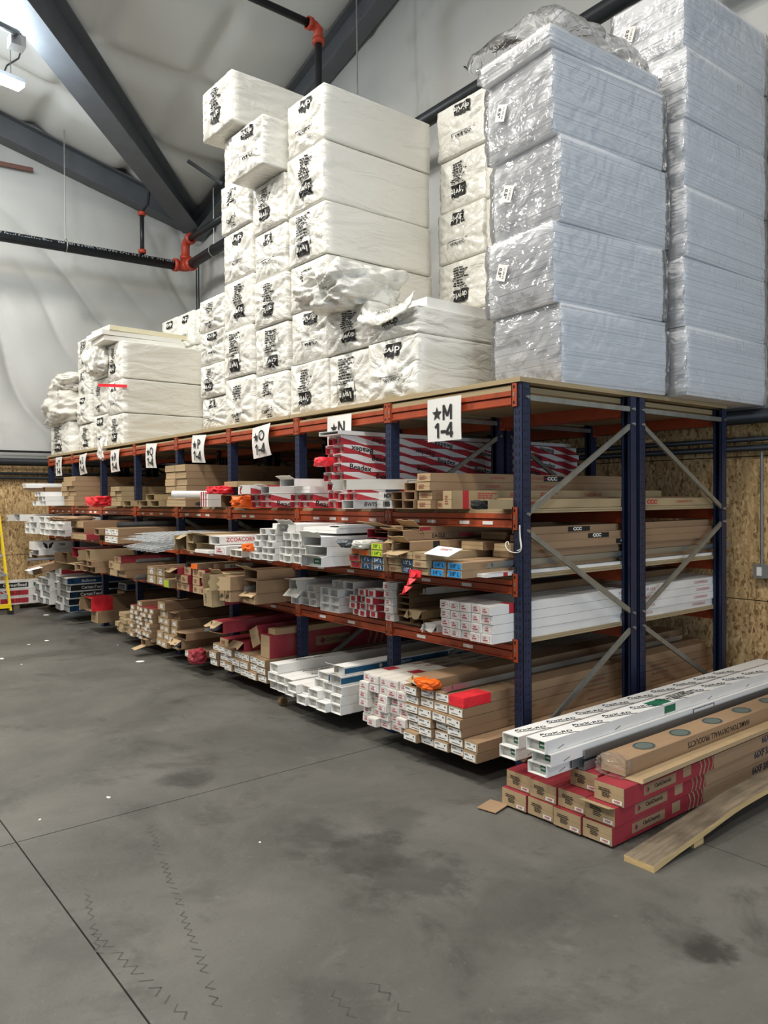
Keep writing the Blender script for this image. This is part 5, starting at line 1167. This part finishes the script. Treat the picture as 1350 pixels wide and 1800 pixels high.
# lower pair in front at the bay M sign
G2 = 'foam packs in the low pile above bay M'
column(-2.17,-1.585, [ZD,2.93,3.29], .10, 'in the low pile between tall wall and open pack', G2)
column(-1.565,-.96, [ZD,2.93], .06, 'under the opened foam bundle above the M sign', G2)
t = thing('opened_foam_bundle', (-1.262,.06,2.932), 'opened foam bundle of loose boards with torn film above the M sign', 'foam pack')
for q in range(4):
    m = MB(); m.box(-.29+.01*(q%2),.29-.006*q,.03+.02*q,1.2,.066*q,.066*q+.064); m.build('foam_board', foamw, t)
o = pack_mesh(21, .605, 1.2, .20); sk = ob('torn_film', o, t); sk.location = (0,-.02,-.012); 
m = MB(); nn_ = 26; vs = []
for i in range(nn_+1):
    x = -.31+.62*i/nn_
    for j in range(5):
        sag = .09*math.sin(PI*(i/nn_))**.7
        vs.append((x, -.05-.05*j/4 - .03*noise.noise(Vector((x*7,j*.7,2))), .27-.10*j/4 - sag + .02*rdg(noise.noise(Vector((x*14,j*.4,5))))))
m.add(vs, [(i*5+j,(i+1)*5+j,(i+1)*5+j+1,i*5+j+1) for i in range(nn_) for j in range(4)]); o = m.build('film_collar', wrap, t, True); s_ = o.modifiers.new('t','SOLIDIFY'); s_.thickness=.006
text('dryvit',.08,black,t,(.02,-.055,.10),FRONT,PI,.002,'printed_text'); text('Outsulation',.035,black,t,(.02,-.12,.165),FRONT,PI,.0005,'printed_text')
crumple('crumpled_film', (-1.93,.16,3.42), (.62,.7,.34), wrap, 'crumpled empty foam bag with black print heaped on the low pile', 'film', 41, .26, n=26, freq=3, smooth=True)
m = crumple('crumpled_film', (-1.90,-.02,3.50), (.30,.22,.14), wrap, 'knotted bag end with black lettering on the crumpled film heap', 'film', 42, .28, n=16, smooth=True)
text('dryvit',.06,black,m,(0,-.125,0),FRONT,PI/2+.3,.001,'printed_text')
# second depth row behind them
G3 = 'foam packs standing in the rear row'
column(-2.19,-1.585, even(ZD,5.36,6), 1.38, 'in the rear column behind the crumpled film', G3)
column(-1.565,-.96, even(ZD,5.30,6), 1.38, 'in the rear column next to the clear-wrapped stack', G3)
# bays P to T
G4 = 'foam packs over bays Q and R'
column(-7.85,-7.25, [ZD,2.94,3.41,3.93], .20, 'in the pile with long sides showing over bay Q', G4)
column(-8.48,-7.88, even(ZD,4.02,3), .20, 'in the middle pile over bay R', G4)
column(-9.12,-8.52, even(ZD,4.20,4), .18, 'in the narrow pile over bay S', G4)
for c,(xa,nr,zt_) in enumerate(((-8.85,4,4.62),(-8.22,4,4.60),(-7.59,4,4.58),(-6.96,3,4.05))):
    column(xa,xa+.6, even(ZD,zt_,nr), 1.44, f'in the rear {ORD[c]} pile behind bays Q and R', 'foam packs in the far rear row')
t = pack(-10.15,-9.16, ZD, 2.98, .06, 'wide white foam pack at the end of the deck under the bags', None, True)
crumple('crumpled_film', (-9.66,.30,3.21), (1.05,.8,.50), wrapg, 'bulging torn foam bag, middle of the heap at the far deck end', 'film', 44, .24, n=22, freq=2.6, smooth=True)
crumple('crumpled_film', (-9.50,.32,3.58), (.85,.7,.30), wrapg, 'greyish crumpled empty bag on top of the far heap', 'film', 45, .28, n=22, freq=3, smooth=True)
crumple('crumpled_film', (-6.92-.62,.03,ZD-.03), (.22,.10,.26), wrap, 'loose film tail hanging over the deck edge between S and R signs', 'film', 46, .3)
crumple('crumpled_film', (-8.0,.13,3.72), (.5,.3,.35), wrap, 'gathered white film bunch on the front of the middle pile', 'film', 47, .3, n=18, smooth=True)
m = MB(); m.box(-.20,.20,-.012,.0,-.02,.02); o = m.build('red_tape_strip', redtape); o.location=(-7.33,.10,3.30); o.rotation_euler=(0,.05,.85); tag(o,'strip of red tape across the foam pack with long side showing','tape')
for q,(z_,mt_) in enumerate(((3.935,foamw),(4.005,foamw),(4.072,foamy))):
    m = MB(); m.box(-.33,.30,0,1.15,0,.064); o = m.build('foam_board', mt_); o.location = (-7.74+.03*q,.04-.05*(q==1)+.03*(q==2),z_+.002); o.rotation_euler = (0,0,-.04+.05*q)
    tag(o, ('bare white foam board, lowest of three on the side-showing pile','bare white foam board, middle of three on the side-showing pile','bare cream foam board, top of three on the side-showing pile')[q], 'foam board', 'loose foam boards on the pile')

# clear-film stacks at the near end
def clear_pack(x, y, z, W, D, H, rz, label, group, n=20, sd=0, tilt=0., prn=True):
    t = thing('clear_wrapped_foam', (x,y,z), label, 'foam pack', group, rz); t.rotation_euler = (tilt,0,rz); r = random.Random(sd)
    m = MB(); h = H/n
    for i in range(n):
        bulge = .010*math.sin(PI*i/n)
        a, b1, c1, d1 = [r.uniform(0,.007) for _ in range(4)]
        m.box(-W/2+.012+a-bulge, W/2-.012-b1+bulge, .012+c1-bulge, D-.012-d1, h*i, h*(i+1)-.0006)
    o = m.build('foam_sheet', sheets, t); o['kind'] = 'stuff'
    m = MB(); nx, ny, nz = 20, 22, 16; vs = {}
    def V(i,j,k):
        key=(i,j,k)
        if key not in vs:
            p = Vector(((i/nx-.5)*W,(j/ny)*D,k/nz*H)); 
            wr = .012*rdg(noise.noise(Vector((p.x*6+sd,p.y*3,p.z*8))))+.008*rdg(noise.noise(Vector((p.x*14,p.y*7+sd,p.z*15))))
            pin = -.012*(1-min(1,min(k,nz-k)/2.0)) 
            if i in (0,nx): p.x += (1 if i else -1)*(wr*.18+pin*.6+.004)
            if j in (0,ny): p.y += (1 if j else -1)*(wr*1.2+pin+.004)
            if k == nz: p.z += -.001
            vs[key]=len(m.v); m.v.append(tuple(p))
        return vs[key]
    for i in range(nx):
        for k in range(nz): m.f += [(V(i,0,k),V(i+1,0,k),V(i+1,0,k+1),V(i,0,k+1)),(V(i,ny,k),V(i,ny,k+1),V(i+1,ny,k+1),V(i+1,ny,k))]
    for j in range(ny):
        for k in range(nz): m.f += [(V(0,j,k),V(0,j,k+1),V(0,j+1,k+1),V(0,j+1,k)),(V(nx,j,k),V(nx,j+1,k),V(nx,j+1,k+1),V(nx,j,k+1))]
    m.m = [0]*len(m.f); m.build('clear_film', clear, t, True)
    if prn:
        m = MB(); m.quad((-.05,0,-.055),(.05,0,-.055),(.05,0,.055),(-.05,0,.055),0); o = m.build('tag', paper, t); o.matrix_local = M3((-W*.22,-.028,H*.55),Matrix.Identity(4)) @ Matrix.Rotation(.35,4,'Y')
        text('0.5"',.040,black,o,(-.02,-.002,.0),FRONT,-PI/2,.001,'printed_text'); text('11-03-23',.022,black,o,(.022,-.002,.0),FRONT,-PI/2,0,'printed_text')
    return t
GC = 'clear-wrapped foam stacks at the near end'
zz = [ZD,3.005,3.53,4.09,4.635]
for r in range(4):
    clear_pack(-.335+.012*(-1)**r, .43+.02*(-1)**r, zz[r]+.001, .64, 1.13, zz[r+1]-zz[r]-.004, -.085+.015*(-1)**r, f'clear-wrapped white foam pack, {ORD[r]} up in the nearest stack', GC, 22, r, prn=r>0)
clear_pack(-.345, .36, 4.637, .66, 1.16, .13, -.06, 'thin clear-wrapped foam pack loosely topping the nearest stack', GC, 5, 9, 0.0, False)
def loose_film(p, W, D, H, sd, label):
    m = MB(); n = 22; vs=[]
    for j in range(n+1):
        for i in range(n+1):
            x = (i/n-.5)*W; y = (j/n)*D; e = min(i,n-i,j,n-j)/n*2
            z = H*(.25+.75*min(1,e*4)**.5*(0.5+.8*abs(noise.noise(Vector((x*3,y*3,sd)))))) if e > .04 else -.10*abs(noise.noise(Vector((x*5,y*5,sd))))
            vs.append((x,y,z+.03*rdg(noise.noise(Vector((x*7,y*7,sd+3))))))
    m.add(vs,[(j*(n+1)+i,j*(n+1)+i+1,(j+1)*(n+1)+i+1,(j+1)*(n+1)+i) for j in range(n) for i in range(n)])
    o = m.build('loose_film', clear, None, True); o.location = p; return tag(o,label,'film')
loose_film((-.36,.30,4.775), .80, 1.15, .20, 3, 'billowing loose clear film over the top of the nearest stack')
z2 = even(ZD,5.50,6)
for r in range(6):
    clear_pack(-.135+.01*(-1)**r, 1.63, z2[r]+.001, .62, 1.20, z2[r+1]-z2[r]-.004, -.02+.01*(-1)**r, f'clear-wrapped white foam pack, {ORD[r]} up in the rear stack against the wall', GC, 20, 20+r, prn=r>=4)

# ============================================================ PILE ON THE FLOOR BESIDE THE RACK
GR = 'red and tan cartons in the floor pile'
def red_long(x, y, z, w, h, L, label, full=False, flapped=False):
    o = carton((x,y,z), w, h, L, 'red', label, GR, lab='dark', lw=.75, lh=.62, flap=(('t',-.25,.05),) if flapped else None)
    m = MB(); m.quad((-.028,0,-.010),(.028,0,-.010),(.028,0,.010),(-.028,0,.010)); q_ = ob('weep_tag', m.mesh('weep_tag',paper), o, M3((w*.28,-.0025,h*.20),Matrix.Identity(4))); m2 = None
    q_.data.vertices[0].co  # flat tag on the end
    text('WEEP',.014,redb,q_,(0,-.001,0),FRONT,0,.0003,'size_mark')
    if full:
        for (yy0,yy1) in ((.86,L),): 
            rect(o,w,h,yy0,yy1,0,h,card,'right','tan_panel'); rect(o,w,h,yy0,yy1,-w/2,w/2,card,'top','tan_panel')
        rect(o,w,h,.17,.47,h*.2,h*.74,card,'right','logo_panel'); text('ClarkDietrich',h*.30,black,o,(w/2+.0022,.345,h*.50),RIGHT,0,.0004)
        for a in range(2):
            m = MB(); m.add([(w/2+.002,.205+h*.17*math.cos(b_),h*.47+h*.17*math.sin(b_)) for b_ in ([PI/2,PI,3*PI/2],[PI/2,0,-PI/2])[a]],[(0,1,2)]); m.build('logo_mark',(redb,inkb)[a],o)
        rect(o,w,h,.54,.62,h*.25,h*.85,card,'right','blank_panel')
        for q in range(4):
            m = MB(); y_ = .70+q*.042; X = w/2+.0018
            m.add([(X,y_,0),(X,y_+.014,0),(X,y_+.034,h*.5),(X,y_+.014,h),(X,y_,h),(X,y_+.02,h*.5)],[(0,1,2,5),(5,2,3,4)]); m.build('chevron',card,o)
            m = MB(); Z = h+.0018; m.add([(-w/2,y_-.03,Z),(-w/2,y_-.016,Z),(w/2,y_+.014,Z),(w/2,y_,Z)],[(0,3,2,1)]); m.build('chevron',card,o)
        text('66XF 3/8"-1/2" CASING BEAD',h*.62,inkb,o,(w/2+.0022,1.80,h*.48),RIGHT,0,.0012); text('CASING BEAD',w*.55,greyink,o,(0,1.55,h+.002),TOP,PI,.0015); text('10',w*.5,card,o,(0,.36,h+.002),TOP,PI/2,.001)
    return o
xs = [.305,.486,.667,.848]
for i,x in enumerate(xs): red_long(x,-.395+.008*(i%2),.012,.176,.094,3.0,f'red-sided tan carton, {ORD[i]} from the rack in the bottom row on the floor',i==3)
for i,x in enumerate(xs): red_long(x+.008,-.365-.01*(i%2),.108,.176,.094,3.0,f'red-sided tan carton, {ORD[i]} from the rack in the middle row of floor pile',i==3,i==3)
for i,(x,y) in enumerate(((.315,-.16),(.50,-.12),(.69,-.28),(.885,-.34))): red_long(x,y,.204,.176,.094,3.0,f'red-sided tan carton, {ORD[i]} from the rack in the top row of floor pile',i==3)
for y in (.4,1.8):
    m = MB(); m.box(.22,.94,y,y+.09,0,.011); tag(m.build('dunnage_timber',wood),f'thin {"near" if y<1 else "far"} wooden slat under the floor pile','timber')
m = MB(); m.box(-.10,.02,-.14,.0,0,.004); o = m.build('cardboard_flap',card); o.location=(.235,-.385,.010); o.rotation_euler=(.02,.0,.2); tag(o,'loose cardboard flap on the floor at the pile corner','cardboard')
crumple('cardboard_scrap',(.20,-.12,.25),(.09,.2,.09),cardd,'crushed brown cardboard beside the top row of the floor pile','box',61)
zt = .300
def white_long(p, w, h, L, label, logos=True):
    o = carton(p,w,h,L,'white',label,'long white cartons on the floor pile',True,None)
    rect(o,w,h,-.001,-.001,0,0,green,'front','green_label') if False else None
    m = MB(); m.quad((-w*.02,.030,h*.22),(w*.44,.030,h*.22),(w*.44,.030,h*.80),(-w*.02,.030,h*.80)); m.build('green_label',green,o)
    m = MB(); q = MB(); greek(q,w*.04,w*.38,h*.36,h*.62,1,0,random.Random(int(p[0]*100))); [m.add([(q.v[i][0],.029,q.v[i][1]) for i in f],[(0,1,2,3)]) for f in q.f]; m.build('label_print',paper,o)
    m = MB(); m.quad((-w/2+.004,.032,.004),(w/2-.004,.032,.004),(w/2-.004,.032,h-.004),(-w/2+.004,.032,h-.004)); m.build('inner_flap',whitein,o)
    if logos:
        for k in range(9):
            text('ProX-RD',.040,inkb if k%2 else black,o,(.0,.16+.27*k,h+.0014),TOP,-.28,.0006,'top_print',shear=.35,wide=1.35)
            m = MB(); a = Matrix.Translation((.0,.16+.27*k,h+.0013))@TOP@Matrix.Rotation(-.28,4,'Z'); m.add([a@Vector(v) for v in ((-.10,-.03,0),(.14,-.03,0),(.12,-.024,0),(-.10,-.022,0))],[(0,1,2,3)]); m.build('top_print',black,o)
    for k in range(6):
        m = MB(); m.bar((w/2+.0008,.10+.5*k,.012),(w/2+.0008,.15+.5*k,.024),.0008,.003); m.build('seam_mark',greyink,o)
    return o
pA = at(892,1333,z=zt); pB = at(944,1362,z=zt)
white_long((pA.x,pA.y,zt),.118,.066,3.0,'long white open carton, lower of the pair nearest the rack post',False)
white_long((pA.x+.014,pA.y+.01,zt+.067),.118,.066,3.0,'long white open carton with slanted logos, upper of the pair nearest the rack post')
white_long((pB.x,pB.y,zt),.125,.062,3.0,'long white open carton at the bottom of the three beside steel channels',False)
o = white_long((pB.x+.03,pB.y+.0,zt+.063),.125,.062,3.0,'long white open carton in the middle of the three beside steel channels',False)
rect(o,.125,.062,1.36,1.62,.008,.054,inkb,'right','label_frame'); rect(o,.1252,.062,1.37,1.61,.013,.049,paper,'right','side_label')
o = white_long((pB.x+.008,pB.y-.02,zt+.126),.125,.066,3.0,'long white open carton with slanted logos, on top of the three')
rect(o,.125,.066,1.10,1.22,.010,.054,green,'right','side_label'); rect(o,.125,.066,1.22,1.40,.010,.054,paper,'right','side_label'); rect(o,.125,.066,1.02,1.20,-.03,.05,green,'top','top_label'); 
m = MB(); greek(m,-.15,.15,-.04,.04,4,0,random.Random(8)); ob('top_print',m.mesh('top_print',[greyink]),o,M3((0,1.42,.0675),TOP))
# steel channels between white cartons and the brown box
t = thing('steel_channel_bundle',(.60,-.30,zt),'bundle of shiny grey steel channels beside the long white cartons','steel')
for q,(x,z_,yy) in enumerate(((0,0,.0),(.035,.012,-.03),(.075,.002,.02),(.02,.05,.06),(.06,.055,.04))):
    m = MB(); m.prism([(x-.02,z_),(x+.022,z_),(x+.022,z_+.045),(x+.019,z_+.045),(x+.019,z_+.003),(x-.017,z_+.003),(x-.017,z_+.045),(x-.02,z_+.045)],'y',yy,2.95); m.build('channel',steel,t)
o = carton((.815,-.20,zt+.002),.150,.085,3.0,'tan','tan carton printed Hamilton Drywall Products with dark ovals on top, floor pile',None)
for k in range(7):
    m = MB(); m.add([(.055*math.cos(a)*1.0,.28+.36*k+.075*math.sin(a),.0868) for a in [2*PI*i/20 for i in range(20)]],[tuple(range(20))]); m.build('oval_mark',greenish,o)
    m = MB(); m.add([(r_*math.cos(a)*.055,.28+.36*k+r_*.075*math.sin(a),.0872) for r_ in (.88,.80) for a in [2*PI*i/20 for i in range(20)]],[(i,(i+1)%20,20+(i+1)%20,20+i) for i in range(20)]); m.build('oval_rim',black,o)
text('HAMILTON DRYWALL PRODUCTS',.046,black,o,(.0765,.95,.042),RIGHT,PI,.0006,'side_print'); text('3/8" L-METAL 10FT',.046,black,o,(.0765,2.0,.042),RIGHT,PI,.0006,'side_print')
crumple('plastic_wrap',(.815,-.195,zt+.045),(.160,.12,.095),thinf,'crinkled clear plastic wrapped around the end of the Hamilton carton','wrap',63,.14,n=20,freq=5,smooth=True)
m = MB(); m.box(-.05,.06,-.02,2.8,0,.004,0); m.box(.056,.060,-.02,2.8,.0,.028,0); o = m.build('flattened_carton',[cardl]); o.location=(.945,-.20,zt+.001); tag(o,'flattened tan carton strip lying between the Hamilton box and red carton','cardboard')
# warped plank on a block
t = thing('warped_plank',(1.125,-.44,0),'weathered bowed plank propped on a small block beside the floor pile','plank')
m = MB(); n = 24; prof_ = []
for i in range(n+1):
    y = 2.6*i/n; z = .085*math.sin(min(1,y/1.25)*PI/2)**1.1 if y < 1.25 else .085-.05*((y-1.25)/1.35)**2
    prof_.append((y,z))
vs = []
for y,z in prof_:
    tw = .010*math.sin(y*1.7)
    vs += [(-.085+.004*noise.noise(Vector((y*3,0,1))),y,z-tw),(.075+.005*noise.noise(Vector((y*3,4,1))),y,z+tw),(.075+.005*noise.noise(Vector((y*3,4,1))),y,z+tw+.030),(-.085+.004*noise.noise(Vector((y*3,0,1))),y,z-tw+.030)]
m.add(vs,[f for i in range(n) for f in ((4*i,4*i+4,4*i+5,4*i+1),(4*i+2,4*i+6,4*i+7,4*i+3))],0)
m.add(vs,[f for i in range(n) for f in ((4*i+1,4*i+5,4*i+6,4*i+2),(4*i+3,4*i+7,4*i+4,4*i))]+[(0,1,2,3),(4*n+3,4*n+2,4*n+1,4*n)],1)
m.build('board',[wood,woode],t)
pb = at(1222,1478,z=0); m = MB(); m.box(-.02,.02,-.045,.045,0,.040); o = m.build('wood_block',woode); o.location=(1.165,-.02,0); tag(o,'small pale wood block under the warped plank','block')

# ============================================================ LEFT END: LADDER, CARTONS ALONG THE WALL
t = thing('step_ladder',(-9.62,-1.05,0),'yellow fibreglass step ladder standing in front of the end wall','ladder')
def rail(p,q,mt,nm,w_=.085,h_=.03):
    m = MB(); m.bar(p,q,h_,w_,0,(1,0,0)); m.build(nm,mt,t)
yb, yt, Hh = .34, .20, 2.4
for s in (1,-1):
    rail((0,s*yb,.03),(-.42,s*yt,Hh),yellow,'front_rail',.075,.03); rail((-1.1+.25,s*(yb+.03),.03),(-.46,s*yt,Hh-.1),yellow,'rear_rail',.06,.03)
    m = MB(); m.box(-.05,.045,s*yb-.035,s*yb+.035,0,.06); m.build('foot',rubber,t); m = MB(); m.box(-.90,-.80,s*(yb+.03)-.03,s*(yb+.03)+.03,0,.06); m.build('foot',rubber,t)
for k in range(7):
    f_ = (.30+.30*k)/Hh; y_ = yb+(yt-yb)*f_; x_ = -.42*f_
    m = MB(); m.box(x_-.05,x_+.04,-y_,y_,f_*Hh-.015,f_*Hh+.012); m.build('step',alum,t)
for k in range(2):
    m = MB(); z_ = .30+.3*k; m.bar((-.02,.30,z_),(-.02,-.05,z_+.3),.02,.03,0,(1,0,0)); m.build('brace',alum,t)
m = MB(); m.bar((.0,-yb,.13),(.0,yb,.13),.06,.05,0,(1,0,0)); m.build('lower_rail',yellow,t); m = MB(); m.box(-.50,-.36,-.24,.24,Hh,Hh+.05); m.build('top_cap',yellow,t)
for q,(z_,txt,mt_) in enumerate(((.08,"Hi 12'",redb),(.205,"Hi 12'",redb),(.33,'CornerBead',black))):
    o = ob('white_carton', carton_mesh(.30,.122,3.0,'white',False)); o.location = (-10.30,-.12,z_); o.rotation_euler=(0,0,PI); tag(o, f'long white carton along the end wall behind the ladder, {("lowest","middle","topmost")[q]} of three','box','cartons lying along the end wall')
    m = MB(); X=.1512; m.quad((-X,.20,.02),(-X,.62 if q<2 else .66,.02),(-X,.62 if q<2 else .66,.10),(-X,.20,.10)); m.build('side_panel',mt_,o)
    text(txt,.07,black if q<2 else paper,o,(-X-.001,.40,.06),Matrix(((0,0,-1,0),(-1,0,0,0),(0,1,0,0),(0,0,0,1))),0,.001)
    if q==2:
        m = MB(); m.quad((-X,.02,.03),(-X,.12,.03),(-X,.12,.09),(-X,.02,.09)); m.build('green_panel',green,o)
m = MB(); [m.box(-10.45,-10.15,y-.045,y+.045,0,.078) for y in (-.5,)]; tag(m.build('dunnage_timber',wood),'short timber under the cartons along the end wall','timber')
m = MB(); [m.box(-10.45,-10.15,y-.045,y+.045,0,.078) for y in (-2.6,)]; tag(m.build('dunnage_timber',wood),'second timber under the far part of the end-wall cartons','timber')

def smooth_path(pc, n=3):
    out = []
    for i in range(len(pc)-1):
        A = [Vector(pc[max(i-1,0)]), Vector(pc[i]), Vector(pc[i+1]), Vector(pc[min(i+2,len(pc)-1)])]
        for k in range(n):
            t = k/n
            out.append(tuple(A[0]*((-t**3+2*t*t-t)/2)+A[1]*((3*t**3-5*t*t+2)/2)+A[2]*((-3*t**3+4*t*t+t)/2)+A[3]*((t**3-t*t)/2)))
    return out+[tuple(pc[-1])]
# white cord hanging from the near post
m = MB()
pc = [(.02,-.012,1.535+.02),(.03,-.02,1.49),(.045,-.03,1.45),(.05,-.034,1.415),(.02,-.04,1.40),(-.03,-.045,1.405),(-.065,-.04,1.43),(-.075,-.03,1.455),(-.066,-.02,1.462),(-.060,-.02,1.44)]
pc = smooth_path(pc); m.tube(pc,.0035,6); m.tube([(x+.006,y-.004,z+.012) for x,y,z in pc[:13]],.0035,6); tag(m.build('hanging_rope',rope,None,True),'looped white cord hanging on the near navy post','cord')
# bits of litter
for q,(px,py,s_) in enumerate(((82,1081,.10),(50,1133,.05),(82,1126,.06),(246,1163,.10),(70,1441,.02),(190,1402,.03),(457,1481,.015),(38,1168,.025),(3,1158,.08),(207,1134,.025),(680,1253,.02))):
    p = at(px,py,z=0); m = MB(); r = random.Random(q); k = 6
    s_ *= .75; pts = [(s_*r.uniform(.5,1)*math.cos(2*PI*i/k),s_*r.uniform(.3,.8)*math.sin(2*PI*i/k),.002+.02*s_*10*r.random()*.1) for i in range(k)]
    m.add([(0,0,.004)]+pts,[(0,1+i,1+(i+1)%k) for i in range(k)]); m.add([(x,y,0.0005) for x,y,z in pts],[tuple(range(k))[::-1]]); m.add(pts+[(x,y,.0005) for x,y,z in pts],[(i,k+i,k+(i+1)%k,(i+1)%k) for i in range(k)])
    o = m.build('paper_scrap',paper); o.location = (p.x,p.y,0); tag(o,['torn white paper scrap on the floor before the blue-sided cartons', 'white paper fleck on the floor near the ladder foot', 'white paper fleck on the floor below the slumping carton', 'white paper scrap on the floor before the thin carton pile', 'tiny white crumb on the floor above the joint crossing', 'dark-edged paper crumb near the start of the tyre marks', 'tiny paper crumb in the middle of the open floor', 'thin paper sliver on the floor left of the ladder shadow', 'paper scrap on the floor at the frame edge by the ladder', 'paper fleck under the edge of the kraft bundles', 'tiny paper crumb below the white open cartons'][q],'litter','paper scraps on the floor')
